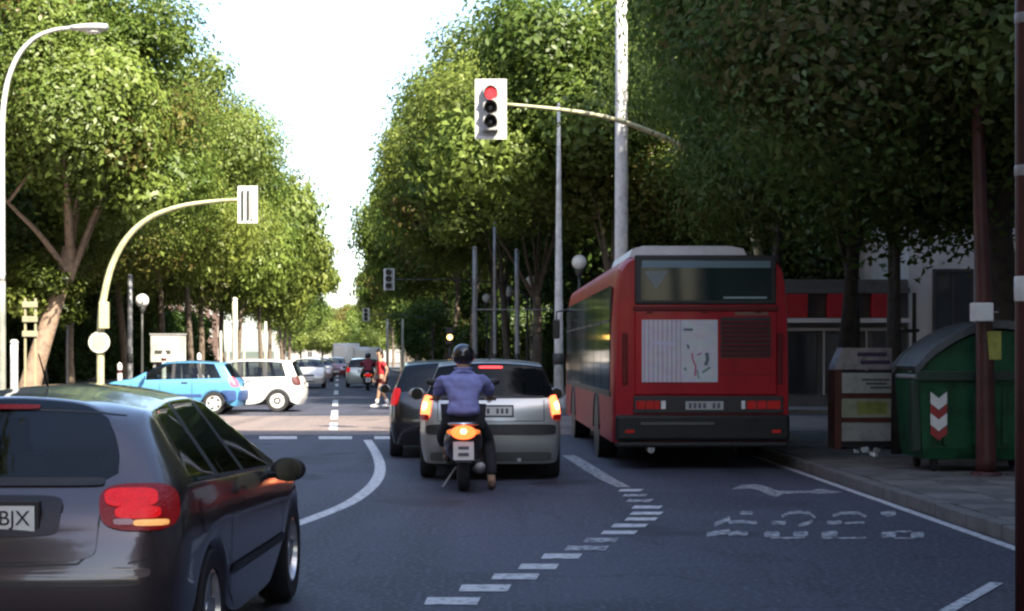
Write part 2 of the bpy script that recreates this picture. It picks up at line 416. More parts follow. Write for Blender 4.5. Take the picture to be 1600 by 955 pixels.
def building(name, label, x0, x1, y0, y1, h, m, rz=0.0, pivot=None, faces=('S',), step=3.0, floors=None, first=1.1, win=WIN, roofm=None):
    root = empty(name, (x0, y0, 0), rz, label, 'building')
    W, D = x1 - x0, y1 - y0
    MB().box(0, W, 0, D, -.05, h).build('wall', m, root)
    rf = MB(); rf.box(-.25, W + .25, -.25, D + .25, h + .003, h + .35); rf.build('roof', roofm or mat('roof slab', (0.30, 0.28, 0.26), .8), root)
    nf = floors if floors is not None else int((h - .6) // 3.0)
    def put(x, y, z, r):
        f = obj('window', win[0], None, root, (x, y, z)); f.rotation_euler.z = r
        obj('pane', win[1], None, f)
    for k in range(nf):
        z = first + 3.0 * k
        if 'S' in faces:
            for i in range(int(W // step)): put(step * (i + .5) + (W % step) / 2, -.035, z, 0)
        if 'W' in faces:
            for i in range(int(D // step)): put(-.035, step * (i + .5) + (D % step) / 2, z, R(-90))
        if 'E' in faces:
            for i in range(int(D // step)): put(W + .035, step * (i + .5) + (D % step) / 2, z, R(90))
    return root
M_BRICK = mat('w_dark brick', (0.16, 0.095, 0.07), .85, var=.35, scale=1.2, bump=.3, bscale=12)
M_STUCCO = mat('w_grey stucco', (0.36, 0.33, 0.29), .85, var=.25, scale=.5)
M_WHITE = mat('w_white render', (0.66, 0.65, 0.64), .85, var=.18, scale=.7)
M_BEIGE = mat('w_beige render', (0.58, 0.50, 0.38), .85, var=.2, scale=.5)
# unseen blocks added beside and behind the camera to shade the near road
building('apartment_building', 'unseen tall grey block added as shade caster on the right behind the camera', 17, 34, -70, -2.5, 46, M_STUCCO, faces=('W',), step=5.0)
building('apartment_building', 'unseen lower white block added as shade caster beside the tall grey one', 17, 34, -2.2, 46, 28, M_WHITE, faces=('W',), step=4.5)
building('apartment_building', 'unseen dark brick block added on the left behind the camera', -38, -19.5, -70, 27, 32, M_BRICK, faces=('E',), step=5.0)  # added out of view to cut the sky light on the near road
b = building('apartment_building', 'long dark brick block behind the near trees on the left', -44, -28, 47, 88, 15, M_BRICK, faces=('E', 'S'), step=4.0)
b = building('apartment_building', 'middle brick block behind the trees of the left row', -50, -34, 94, 150, 15, M_BRICK, faces=('E', 'S'), step=5.0)
b = building('apartment_building', 'farthest brick block behind the trees of the left row', -56, -40, 158, 230, 14, M_BRICK, faces=('E', 'S'), step=6.0)
b = building('apartment_building', 'dark brick block behind the lamps on the right', 10, 26, 74, 126, 13, M_BRICK, faces=('W', 'S'), step=4.0)
b = building('apartment_building', 'sunlit beige building far down the right side of the street', -11.6, -2, 172, 200, 8.5, M_BEIGE, faces=('S', 'W'), step=3.2, floors=2)
b = building('apartment_building', 'pale building closing the far end of the street', -60, 30, 420, 440, 8, M_STUCCO, faces=('S',), step=6.0)
# corner shop with the red fascia and white house wall beside it
shop = building('corner_house', 'white rendered house with tall dark window behind the containers', 11.2, 26, 47, 60, 11, M_WHITE, faces=(), step=3)
for k, xx in enumerate((1.25, 4.6, 8.0, 11.4)):
    f = obj('window', WIN_BIG[0], None, shop, (xx, -.035, 1.95)); obj('pane', WIN_BIG[1], None, f)
    f = obj('window', WIN_BIG[0], None, shop, (xx, -.035, 6.6)); obj('pane', WIN_BIG[1], None, f)
sh = empty('corner_shop', (7.4, 46.6, 0), 0, 'low shop with a red fascia and white trim seen between the trunks', 'shop')
MB().box(0, 3.75, 0.3, 8, 0, 3.7).build('wall', mat('w_shop wall', (0.12, 0.12, 0.12), .8, var=.3, scale=2), sh)
for k in range(3):
    MB().box(0.20 + k * 1.24, .88 + k * 1.24, -.05, .29, 2.62, 3.28, .02).build('fascia_panel', mat('red fascia', (0.42, 0.012, 0.02), .45, var=.2, scale=3), sh)
MB().box(0, 3.75, -.09, .295, 2.48, 2.60).build('trim', M_WHITE, sh)
for k in range(3):
    MB().box(.2 + k * 1.2, 1.15 + k * 1.2, .22, .295, .5, 2.2).build('shop_window', M_PANE, sh)
MB().box(2.75, 3.55, .20, .293, .02, 2.25).build('shop_door', MATS['dark window frame'], sh)
for k in range(3):
    MB().box(.16 + k * 1.2, .20 + k * 1.2, .18, .296, .45, 2.25).build('mullion', M_FRAME, sh)
MB().box(.15, 3.6, .16, .296, 2.25, 2.33).build('transom', M_FRAME, sh)
MB().box(0, 3.75, -.02, .29, 3.30, 3.45).build('cornice', MATS['w_shop wall'], sh)

# ------------------------------------------------------------------ trees
def foliage(name, c_dark, c_light, c_brown):
    m = bpy.data.materials.new(name); m.use_nodes = True; nt = m.node_tree; nt.nodes.clear()
    out = nt.nodes.new('ShaderNodeOutputMaterial')
    at = nt.nodes.new('ShaderNodeAttribute'); at.attribute_name = 'tint'
    geo = nt.nodes.new('ShaderNodeNewGeometry')
    ad = nt.nodes.new('ShaderNodeMath'); ad.operation = 'MULTIPLY_ADD'; ad.inputs[1].default_value = 0.38
    oi = nt.nodes.new('ShaderNodeObjectInfo')
    nt.links.new(geo.outputs['Random Per Island'], ad.inputs[0]); nt.links.new(at.outputs['Fac'], ad.inputs[2])
    cr = nt.nodes.new('ShaderNodeValToRGB'); e = cr.color_ramp.elements
    e[0].position = 0.0; e[0].color = (*c_dark, 1); e[1].position = 0.78; e[1].color = (*c_light, 1)
    n_ = e.new(1.0); n_.color = (*tuple(x * 1.12 for x in c_light), 1)
    nt.links.new(ad.outputs[0], cr.inputs[0])
    ab = nt.nodes.new('ShaderNodeAttribute'); ab.attribute_name = 'dry'
    mx = nt.nodes.new('ShaderNodeMix'); mx.data_type = 'RGBA'; mx.inputs[7].default_value = (*c_brown, 1)
    nt.links.new(ab.outputs['Fac'], mx.inputs[0]); nt.links.new(cr.outputs[0], mx.inputs[6])
    hs = nt.nodes.new('ShaderNodeHueSaturation')
    mr = nt.nodes.new('ShaderNodeMapRange'); mr.inputs['To Min'].default_value = 0.485; mr.inputs['To Max'].default_value = 0.51
    nt.links.new(oi.outputs['Random'], mr.inputs['Value']); nt.links.new(mr.outputs[0], hs.inputs['Hue']); nt.links.new(mx.outputs[2], hs.inputs['Color'])
    df = nt.nodes.new('ShaderNodeBsdfDiffuse'); tl = nt.nodes.new('ShaderNodeBsdfTranslucent')
    gl = nt.nodes.new('ShaderNodeBsdfGlossy'); gl.inputs['Roughness'].default_value = 0.45; gl.inputs[0].default_value = (1, 1, 1, 1)
    nt.links.new(hs.outputs[0], df.inputs[0]); nt.links.new(hs.outputs[0], tl.inputs[0])
    m1 = nt.nodes.new('ShaderNodeMixShader'); m1.inputs[0].default_value = 0.40
    m2 = nt.nodes.new('ShaderNodeMixShader'); m2.inputs[0].default_value = 0.018
    nt.links.new(df.outputs[0], m1.inputs[1]); nt.links.new(tl.outputs[0], m1.inputs[2])
    nt.links.new(m1.outputs[0], m2.inputs[1]); nt.links.new(gl.outputs[0], m2.inputs[2]); nt.links.new(m2.outputs[0], out.inputs[0])
    return m
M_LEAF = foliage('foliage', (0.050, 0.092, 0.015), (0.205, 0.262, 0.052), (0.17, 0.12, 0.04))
M_LEAFD = foliage('dark foliage', (0.026, 0.060, 0.014), (0.080, 0.135, 0.030), (0.10, 0.075, 0.03))  # darker leaf copy: shade of back rows and hedges put into the colour
M_LEAFP = foliage('shaded plaza foliage', (0.040, 0.085, 0.018), (0.130, 0.190, 0.045), (0.12, 0.09, 0.035))  # darker leaf copy: the plaza shade is put into the leaf colour
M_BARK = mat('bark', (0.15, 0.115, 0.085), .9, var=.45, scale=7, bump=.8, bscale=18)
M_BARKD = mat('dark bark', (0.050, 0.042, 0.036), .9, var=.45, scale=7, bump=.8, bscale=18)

def leaf_mesh(name, seed, centers, rcs, n_leaves, size, squash=0.8, core=(0, 0, 7), dryp=0.07):
    g = np.random.default_rng(seed)
    centers = np.array(centers); rcs = np.array(rcs)
    w = rcs ** 2; idx = g.choice(len(centers), n_leaves, p=w / w.sum())
    d = g.normal(size=(n_leaves, 3)); d /= np.linalg.norm(d, axis=1, keepdims=True)
    rad = rcs[idx] * (0.35 + 0.65 * np.sqrt(g.random(n_leaves))) * (1 + .22 * g.normal(size=n_leaves).clip(-1, 2))
    p = centers[idx] + d * rad[:, None] * np.array([1, 1, squash])
    outw = p - np.array(core); outw /= np.linalg.norm(outw, axis=1, keepdims=True) + 1e-6
    nrm = d * .75 + outw * .3 + np.array([0, 0, .35]) + g.normal(size=(n_leaves, 3)) * .36
    nrm /= np.linalg.norm(nrm, axis=1, keepdims=True)
    t = np.cross(nrm, g.normal(size=(n_leaves, 3))); t /= np.linalg.norm(t, axis=1, keepdims=True) + 1e-9
    b = np.cross(nrm, t)
    L = (size * (0.6 + .8 * g.random(n_leaves)) * (.75 + .65 * g.random(len(centers)))[idx])[:, None]; Wd = L * (0.42 + .2 * g.random(n_leaves))[:, None]
    fold = nrm * L * .14
    v = np.stack([p - t * L * .5, p + b * Wd * .5 + fold, p + t * L * .5 - fold, p - b * Wd * .5 + fold], axis=1).reshape(-1, 3)
    me = bpy.data.meshes.new(name)
    me.vertices.add(4 * n_leaves); me.vertices.foreach_set('co', v.astype(np.float32).ravel())
    me.loops.add(4 * n_leaves); me.loops.foreach_set('vertex_index', np.arange(4 * n_leaves, dtype=np.int32))
    me.polygons.add(n_leaves); me.polygons.foreach_set('loop_start', np.arange(0, 4 * n_leaves, 4, dtype=np.int32))
    me.polygons.foreach_set('loop_total', np.full(n_leaves, 4, dtype=np.int32))
    me.update(calc_edges=True)
    ct = g.random(len(centers)) * .58; cd = (g.random(len(centers)) < dryp) * (.35 + .5 * g.random(len(centers)))
    a = me.attributes.new('tint', 'FLOAT', 'FACE'); a.data.foreach_set('value', ct[idx].astype(np.float32))
    dr = cd[idx] * (g.random(n_leaves) < .75); a = me.attributes.new('dry', 'FLOAT', 'FACE'); a.data.foreach_set('value', dr.astype(np.float32))
    return me
def crown_clumps(seed, n, rx, rz, zc, rc=(.75, 1.45), low=-0.75):
    g = np.random.default_rng(seed); cs = []; rs = []
    ph = g.random(3) * 6.28
    while len(cs) < n:
        d = g.normal(size=3); d /= np.linalg.norm(d)
        r = g.random() ** .42
        if d[2] * r < low: continue
        a = math.atan2(d[1], d[0])
        lob = 1 + .15 * math.sin(2 * a + ph[0]) + .15 * math.sin(3 * a + ph[1] + 2 * d[2]) + .16 * math.sin(5 * d[2] + ph[2] + a) + (.22 if g.random() < .16 else 0)
        k = (1 - .12 * max(0, d[2]))
        cs.append((d[0] * r * rx * lob * k, d[1] * r * rx * lob * k, zc + d[2] * r * rz * (.9 + .1 * lob))); rs.append((rc[0] + (rc[1] - rc[0]) * g.random() ** 1.6) * (1.0 if r > .6 else 1.15))
    return cs, rs
def trunk_mesh(name, seed, h_fork, r0, targets, lean=(0, 0), nlimb=7):
    g = random.Random(seed); mb = MB()
    pts = []; rad = []
    for i in range(8):
        t = i / 7
        pts.append((lean[0] * t + .12 * math.sin(3 * t + seed), lean[1] * t + .10 * math.sin(4 * t + 2 * seed), -.1 + (h_fork + .1) * t)); rad.append(r0 * (1.35 - .5 * t if t < .15 else 1.28 - .45 * t))
    mb.tube(pts, rad, 11)
    top = Vector(pts[-1])
    for k in range(nlimb):
        c = Vector(g.choice(targets)); s = top - Vector((0, 0, g.uniform(.1, 1.0)))
        mid = s.lerp(c, .5) + Vector((g.uniform(-.4, .4), g.uniform(-.4, .4), g.uniform(.2, .8)))
        sp = spline([s, s.lerp(mid, .5) + Vector((0, 0, .15)), mid, c], 3)
        r1 = r0 * g.uniform(.38, .6)
        mb.tube(sp, [r1 * (1 - .85 * i / (len(sp) - 1)) for i in range(len(sp))], 7)
        for _ in range(2):
            c2 = Vector(g.choice(targets)); m2 = mid.lerp(c2, .55)
            if (c2 - mid).length < 4.0:
                mb.tube([mid, m2 + Vector((0, 0, .25)), c2], [r1 * .45, r1 * .3, r1 * .08], 6)
    me = mb.mesh(name); smooth_by_angle(me, 60)
    return me
PROTO = {}
def proto(kind, v):
    """(trunk, crown) meshes, built once for each kind and variant"""
    key = (kind, v)
    if key in PROTO: return PROTO[key]
    if kind == 'near':  n, rx, rz, zc, nl, sz, ncl, rc = 1, 4.7, 4.4, 7.6, 140000, .118, 88, (.6, 1.8)
    elif kind == 'mid': n, rx, rz, zc, nl, sz, ncl, rc = 1, 4.7, 4.7, 7.9, 95000, .165, 68, (.65, 2.05)
    elif kind == 'far': n, rx, rz, zc, nl, sz, ncl, rc = 1, 4.7, 4.7, 7.9, 36000, .27, 58, (.7, 2.1)
    cs, rs = crown_clumps(100 + 17 * v + {'near': 0, 'mid': 1, 'far': 2}[kind], ncl, rx - .9, rz - .8, zc, rc)
    cm = leaf_mesh('crown', 31 * v + len(kind), cs, rs, nl, sz, core=(0, 0, zc))
    tm = trunk_mesh('trunk', v + 3, 4.0, .15, cs)
    PROTO[key] = (tm, cm); return PROTO[key]
def tree(label, group, X, Y, kind='mid', v=0, s=1.0, rz=None, sz=None, dark=False, cz=0.0):
    root = empty('street_tree', (X, Y, 0.08), rng.uniform(0, 6.28) if rz is None else rz, label, 'tree', group)
    root.scale = (s, s, sz or s)
    tm, cm = proto(kind, v)
    t = obj('trunk', tm, None, root); c = obj('crown', cm, None, root, (0, 0, cz))
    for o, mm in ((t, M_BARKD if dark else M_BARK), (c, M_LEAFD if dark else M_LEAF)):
        if len(o.data.materials) == 0: o.data.materials.append(mm)
        o.material_slots[0].link = 'OBJECT'; o.material_slots[0].material = mm
    return root
# left row: the nearest one leans and carries its own trunk
gl_ = 'trees along the left side of the far street'
def left_x(Y): return -15.7 - .058 * (Y - 44) - max(0, Y - 150) * .05
root = empty('street_tree', (-13.95, 48, .08), 0, 'nearest left tree with a leaning pale trunk beside the arched traffic light', 'tree', gl_)
cs, rs = crown_clumps(411, 82, 3.7, 3.8, 8.4, (.6, 1.95)); cs = [(c[0] + 1.2, c[1], c[2]) for c in cs]
c = obj('crown', leaf_mesh('crown', 412, cs, rs, 110000, .15, core=(1.2, 0, 8.3), dryp=.08), M_LEAF, root)
cs2 = [(.55 + .9 * rng.uniform(-1, 1), rng.uniform(-.9, .9), rng.uniform(2.7, 3.9)) for _ in range(9)]
obj('lower_twigs', leaf_mesh('lower_twigs', 413, cs2, [.55] * 9, 5200, .17, core=(.4, 0, 2.5), dryp=0), M_LEAF, root)
obj('trunk', trunk_mesh('trunk', 5, 4.6, .25, cs, lean=(1.05, 0), nlimb=8), mat('pale bark', (0.30, 0.21, 0.15), .9, var=.4, scale=6, bump=.7, bscale=18), root)
ly = [57, 65.5, 74, 83, 93, 104, 116, 129, 143, 159, 178, 200, 226]
for i, Y in enumerate(ly):
    tree(f'{ORD[i + 1]} tree from the camera in the front row of street trees on the left', gl_, left_x(Y) + rng.uniform(-.5, .5), Y, 'mid' if Y < 110 else 'far', i % 3, rng.uniform(1.04, 1.18), sz=(1.0 if Y < 60 else 1.08 if Y < 70 else 1.22) if Y < 80 else rng.uniform(1.42, 1.62), cz=-.3 if Y < 80 else -.9)
for i, (X, Y, s) in enumerate(((-21.5, 55, 1.18), (-23.0, 66, 1.2), (-24, 78, 1.15), (-25, 91, 1.15), (-27, 106, 1.1), (-29, 124, 1.1), (-19.8, 46.5, 1.15))):
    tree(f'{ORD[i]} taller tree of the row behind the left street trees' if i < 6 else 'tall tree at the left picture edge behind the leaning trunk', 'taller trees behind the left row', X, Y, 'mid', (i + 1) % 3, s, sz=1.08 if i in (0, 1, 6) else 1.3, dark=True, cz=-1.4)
# right row beyond the junction
def right_x(Y): return 0.9 + SL * (Y - 60)
gr_ = 'trees along the right side of the far street'
ry = [51, 60, 69, 78.5, 88, 99, 111, 124, 138, 153, 168, 214, 236]
for i, Y in enumerate(ry):
    tree(f'{ORD[i]} tree from the junction in the row on the right of the far street', gr_, (2.6 if i == 0 else right_x(Y)) + rng.uniform(-.4, .4), Y, 'mid' if Y < 112 else 'far', (i + 2) % 3, rng.uniform(1.0, 1.1), sz=(1.0, 1.0, 1.14, 1.16)[i] if i < 4 else rng.uniform(1.24, 1.46), cz=1.2 if i < 4 else -.1)
for i, (X, Y) in enumerate(((9.0, 57), (8.6, 67), (15, 55), (3.9, 66.5), (4.6, 76))):
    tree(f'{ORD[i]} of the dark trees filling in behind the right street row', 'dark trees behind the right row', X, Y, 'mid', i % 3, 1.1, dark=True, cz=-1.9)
for i, (Y, dx_) in enumerate(((98, 3.4), (109, 2.8), (121, 2.6), (133, 2.4), (146, 2.2), (158, 2.4))):
    tree(f'{ORD[i]} of the low dark evergreens under the right street row', 'low dark evergreens under the right row', right_x(Y) + dx_, Y, 'far', i % 3, .85, sz=.8, dark=True, cz=-3.0)
for i, (X, Y) in enumerate(((9.5, 80), (8.5, 93), (13, 72))):
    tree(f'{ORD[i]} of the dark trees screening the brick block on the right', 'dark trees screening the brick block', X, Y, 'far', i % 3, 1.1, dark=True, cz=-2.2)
# trees at the end of the street
for i, (X, Y, s) in enumerate(((-30, 262, 1.0), (-22.5, 275, .95), (-14, 290, 1.0), (-38, 300, 1.1), (-27, 330, 1.25), (-19, 335, 1.3), (-33, 345, 1.3), (-24, 300, 1.15))):
    tree(f'{ORD[i]} of the hazy trees closing the end of the street', 'trees closing the street', X, Y, 'far', i % 3, s, cz=-2.2)
# shaded plaza trees on the right
gp_ = 'shaded trees on the plaza at the right'
for i, (X, Y, v, s, lab) in enumerate(((6.72, 22.6, 0, 1.1, 'dark tree with the thick trunk behind the green waste container'),
                                       (5.75, 28.4, 1, .82, 'dark tree whose trunk stands just right of the red bus'),
                                       (6.95, 34.4, 0, .80, 'dark tree behind the poster cabinet on the plaza'),
                                       (10.6, 30.5, 1, 1.0, 'dark tree at the right rear of the plaza'),
                                       (6.3, 40, 1, .85, 'tree rising behind the bus, gold leaves facing the road'),
                                       (9.2, 40.5, 0, 1.0, 'dark tree before the white house at the right'))):
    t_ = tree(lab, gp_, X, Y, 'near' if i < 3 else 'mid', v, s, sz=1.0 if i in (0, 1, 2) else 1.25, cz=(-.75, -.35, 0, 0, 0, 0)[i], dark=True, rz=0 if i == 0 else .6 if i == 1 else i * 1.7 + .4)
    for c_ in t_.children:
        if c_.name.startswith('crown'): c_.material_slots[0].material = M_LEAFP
    if i == 0:
        mb = MB()
        mb.tube(spline([(0, 0, -.1), (.02, 0, 1.2), (-.04, 0, 2.4), (-.16, 0, 3.4)], 3), [.27, .22, .20, .19, .185, .18, .18, .185, .19, .20], 12)
        for c_ in ((-.9, .3, 8.0), (.35, .2, 8.5), (-.3, 1.2, 8), (1.6, -.6, 7.5)):
            sp_ = spline([(-.12, 0, 3.1), (-.12 + c_[0] * .2, c_[1] * .2, 4.3), (c_[0] * .55, c_[1] * .55, 6), c_], 3)
            mb.tube(sp_, [.17 - .012 * q for q in range(len(sp_))], 9)
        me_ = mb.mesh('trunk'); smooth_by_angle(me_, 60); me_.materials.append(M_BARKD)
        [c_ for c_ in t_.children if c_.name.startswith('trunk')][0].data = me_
# unseen trees added behind the camera to darken reflections
for i, (X, Y) in enumerate(((7.2, -5), (7.6, -15), (-11.2, 4), (-11.6, -6), (-11.4, -16), (7.3, 6), (7.4, -25), (-11.5, -26))):
    tree(f'{ORD[i]} of the unseen trees added behind the camera', 'trees added behind the camera', X, Y, 'far', i % 3, 1.25, sz=1.5)
# hedge under the left trees
hp = []; hr = []
for Y in np.arange(50, 150, 1.1):
    for k in range(5):
        hp.append((left_x(Y) - 5.8 + rng.uniform(-.6, .6), Y, .6 + k * .95 + rng.uniform(-.2, .3))); hr.append(rng.uniform(.6, .85))
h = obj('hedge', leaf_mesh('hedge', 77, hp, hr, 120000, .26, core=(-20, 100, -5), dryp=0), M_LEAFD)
tag(h, 'long dark hedge behind the left row of trees', 'hedge')
hp = []; hr = []
for Y in np.arange(58, 150, 1.1):
    for k in range(4):
        hp.append((right_x(Y) + 4.2 + rng.uniform(-.5, .5), Y, .6 + k * .95 + rng.uniform(-.2, .3))); hr.append(rng.uniform(.6, .8))
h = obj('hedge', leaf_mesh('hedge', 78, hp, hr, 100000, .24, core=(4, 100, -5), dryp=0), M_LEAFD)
tag(h, 'long dark hedge under the right trees behind the globe lamps', 'hedge')

# ------------------------------------------------------------------ street lamps, poles, traffic lights
M_POLEW = mat('white painted steel', (0.62, 0.62, 0.60), .45, var=.3, scale=5)
M_POLEG = mat('galvanised steel', (0.33, 0.33, 0.34), .5, metal=.3, var=.3, scale=4)
M_POLEC = mat('cream green paint', (0.48, 0.47, 0.27), .5, var=.3, scale=4)
M_POLED = mat('dark iron', (0.04, 0.042, 0.04), .5)
M_RED = mat('dark red paint', (0.066, 0.015, 0.012), .5, var=.55, scale=3.0, bump=.2, bscale=30)
M_BLACK = mat('black plastic', (0.012, 0.012, 0.013), .45)
M_RUB = mat('rubber', (0.018, 0.018, 0.02), .8)
M_GLOBE = mat('opal globe', (0.80, 0.79, 0.74), .25)
M_LGREY = mat('signal grey', (0.40, 0.41, 0.40), .6)
M_CHROME = mat('chrome', (0.7, 0.7, 0.72), .12, metal=1.0)
M_WHITEP = mat('white plastic', (0.72, 0.72, 0.70), .5, var=.15, scale=6)

def post(mb, x, y, z0, z1, r0, r1, n=12):
    return mb.tube([(x, y, z0 + (z1 - z0) * t / 4) for t in range(5)], [r0 + (r1 - r0) * t / 4 for t in range(5)], n)

# curved street lamp at the left edge
def curved_lamp(label, X, Y, H, reach, m):
    r = empty('street_lamp', (X, Y, .1), 0, label, 'street lamp')
    post(MB(), 0, 0, 0, 3.0, .085, .075).build('lower_pole', mat('shaded lamp grey', (0.24, 0.25, 0.22), .6, var=.3, scale=4), r, smooth=True)  # shade on the lower length put into a darker pole colour
    pts = [(0, 0, 3.0), (0, 0, H * .5), (0, 0, H * .72), (.03, 0, H * .80), (.13, 0, H * .87), (.34, 0, H * .93), (.66, 0, H * .972), (reach * .72, 0, H * .993), (reach, 0, H)]
    sp = spline(pts, 5); MB().tube(sp, [.068 - .030 * i / (len(sp) - 1) for i in range(len(sp))], 10).build('arm', m, r, smooth=True)
    hd = MB(); sec = []
    for i in range(8):
        t = i / 7; w = .03 + .11 * math.sin(math.pi * min(1, t * .62 + .12)); hh = .03 + .055 * math.sin(math.pi * min(1, t * .62 + .12))
        sec.append([(reach - .02 + .75 * t, w * math.cos(a), H + hh * math.sin(a) + .015 * t) for a in [2 * math.pi * k / 12 for k in range(12)]])
    vs = [p for s_ in sec for p in s_]; fs = [(i * 12 + k, i * 12 + (k + 1) % 12, (i + 1) * 12 + (k + 1) % 12, (i + 1) * 12 + k) for i in range(7) for k in range(12)] + [tuple(range(12))[::-1], tuple(84 + k for k in range(12))]
    hd.add(vs, fs); hd.build('lamp_head', m, r, smooth=True)
    MB().sphere((reach + .45, 0, H - .07), .12, 12, 8, (1.6, .75, .5)).build('lens', M_GLOBE, r, smooth=True)
    return r
x_, z_ = XZ(3, 450, 34.5)
curved_lamp('tall white street lamp with curved arm at the left picture edge', x_ , 34.5, 8.25, 1.45, M_POLEW)

def globe_lamp(label, X, Y, h, m, r=.22):
    o = empty('globe_lamp', (X, Y, .1), 0, label, 'street lamp', 'globe lamps along the pavements')
    mb = MB(); post(mb, 0, 0, 0, h - .42, .06, .04); mb.build('post', m, o, smooth=True)
    MB().lathe([(.0, 0), (.13, 0), (.12, .25), (.075, .5), (.06, .55)], 14).build('base', m, o, smooth=True)
    MB().lathe([(.04, h - .46), (.10, h - .36), (.13, h - .25), (.12, h - .22), (0, h - .22)], 14).build('collar', m, o, smooth=True)
    MB().sphere((0, 0, h), r, 18, 12).build('globe', M_GLOBE, o, smooth=True)
for px, py, Y, lab in ((905, 410, 49, 'nearest white globe lamp, just left of the bus roof'), (830, 440, 61.6, 'white globe lamp right of the grey poles'),
                       (795, 456, 70.8, 'white globe lamp between the two right grey poles'), (761, 466, 78.6, 'farthest white globe lamp on the right, beside the leftmost grey pole')):
    X, z = XZ(px, py, Y); globe_lamp(lab, X, Y, z - .1, M_POLED)
X, z = XZ(222, 470, 58); globe_lamp('dull globe lamp in the shade under the left trees', X, 58, z - .1, M_POLED, .24)

def plain_pole(label, px, top, Y, r0, r1, m, band=True):
    X, z = XZ(px, top, Y)
    o = empty('street_pole', (X, Y, .1), 0, label, 'pole')
    mb = MB(); post(mb, 0, 0, .0, z - .1, r0, r1, 14); mb.build('shaft', m, o, smooth=True)
    MB().lathe([(r0 + .05, 0), (r0 + .06, .35), (r0 + .005, .42)], 14).build('base_collar', m, o, smooth=True)
    mb = MB(); mb.lathe([(r1 * .9, z - .13), (r1 * 1.25, z - .11), (r1 * .8, z - .04), (0, z - .02)], 12).build('cap', m, o, smooth=True)
    if band: MB().lathe([(r0 * .93, 1.2), (r0 * 1.08, 1.22), (r0 * 1.08, 1.5), (r0 * .93, 1.52)], 14).build('band', M_POLED, o, smooth=True)
    return o
plain_pole('thick white pole rising out of the picture behind the bus', 971, -60, 36.5, .165, .125, M_POLEW)
p_ = plain_pole('slim white lamp post between silver car and bus', 873, 165, 46.5, .15, .045, M_POLEW)
plain_pole('leftmost of three grey poles above the silver car', 742, 388, 58, .10, .085, M_POLEG)
plain_pole('thin middle one of three grey poles above the silver car', 773, 350, 55, .065, .05, M_POLEG)
q_ = plain_pole('rightmost of three grey poles above the silver car, with crossbar', 808, 392, 54, .085, .075, M_POLEG)
MB().tube([(-1.3, 0, 2.95), (1.15, 0, 2.95)], .022, 8).build('crossbar', M_POLEG, q_)
plain_pole('grey pole beside the globe lamp under the left trees', 203, 432, 55, .10, .075, M_POLEG)
plain_pole('thin grey post left of the arched traffic light', 105, 512, 52, .035, .03, M_POLEG, False)
plain_pole('short white post at the left picture edge', 22, 535, 44.8, .10, .10, M_WHITEP, False)
for k, (px, top, Y, r, lab) in enumerate(((345, 520, 66, .06, 'short slim pale post above the blue car roof'), (356, 505, 70, .07, 'pale post beside the short one above the white car'), (367, 468, 60, .11, 'taller pale pole above the white car roof'),
                                          (381, 515, 74, .06, 'thin pale post right of the tall pale pole'), (415, 505, 72, .07, 'pale post above the rear of the white car'), (605, 500, 118, .10, 'pale slim post behind the pedestrian in red'), (629, 500, 130, .11, 'pale slim post before the beige building'))):
    plain_pole(lab, px, top, Y, r, r * .8, mat('pale post', (0.60, 0.57, 0.46), .5, var=.2, scale=4), False)

M_LRED = mat('signal red lit', (0.5, 0.02, 0.02), .3, emit=(1.0, 0.035, 0.04), es=1.1)
M_LOFF = mat('signal lens off', (0.03, 0.025, 0.02), .25)
M_LAMB = mat('signal amber lit', (0.6, 0.3, 0.02), .3, emit=(1.0, 0.55, 0.12), es=3.0)
def signal_head(root, x, y, z, w=.62, h=1.16, lit=0, board=True, rz=0.0, boardm=None, backm=None, lens=.105, border=None):
    """three lamps with hoods on a bordered board, facing -Y; z is the middle"""
    hd = empty('signal_head', (x, y, z), rz); hd.parent = root
    if board:
        MB().box(-w / 2, w / 2, 0, .03, -h / 2, h / 2, .01).build('backboard', boardm or M_LGREY, hd)
        t = border or .055
        fr = MB(); fr.box(-w / 2, w / 2, -.012, -.002, h / 2 - t, h / 2); fr.box(-w / 2, w / 2, -.012, -.002, -h / 2, -h / 2 + t)
        fr.box(-w / 2, -w / 2 + t, -.012, -.002, -h / 2 + t, h / 2 - t); fr.box(w / 2 - t, w / 2, -.012, -.002, -h / 2 + t, h / 2 - t)
        fr.build('border', M_WHITEP, hd)
    MB().box(-.15, .15, -.14 if board else -.12, -.014 if board else .12, -.42, .42, .02).build('housing', backm or M_LGREY, hd)
    for k in range(3):
        zz = .27 - .27 * k
        MB().lathe([(0, -.165), (lens * .6, -.160), (lens, -.143)], 18, 'y', (0, 0, zz)).build('lens', M_LRED if k == lit else M_LOFF, hd, smooth=True)
        ho = MB(); n = 14; vs = []
        for i in range(n + 1):
            a = R(-20) + R(220) * i / n
            for (rr, yy) in ((lens + .012, -.141), (lens + .012, -.36), (lens + .024, -.36), (lens + .024, -.141)):
                c_ = math.sin(a); yy2 = yy if yy > -.2 else -.16 - .2 * max(.15, c_)
                vs.append((rr * math.cos(a), yy2, zz + rr * math.sin(a)))
        fs = [(4 * i + j, 4 * i + (j + 1) % 4, 4 * i + 4 + (j + 1) % 4, 4 * i + 4 + j) for i in range(n) for j in range(4)] + [(3, 2, 1, 0), (4 * n, 4 * n + 1, 4 * n + 2, 4 * n + 3)]
        ho.add(vs, fs); ho.build('hood', M_BLACK, hd, smooth=True)
    return hd
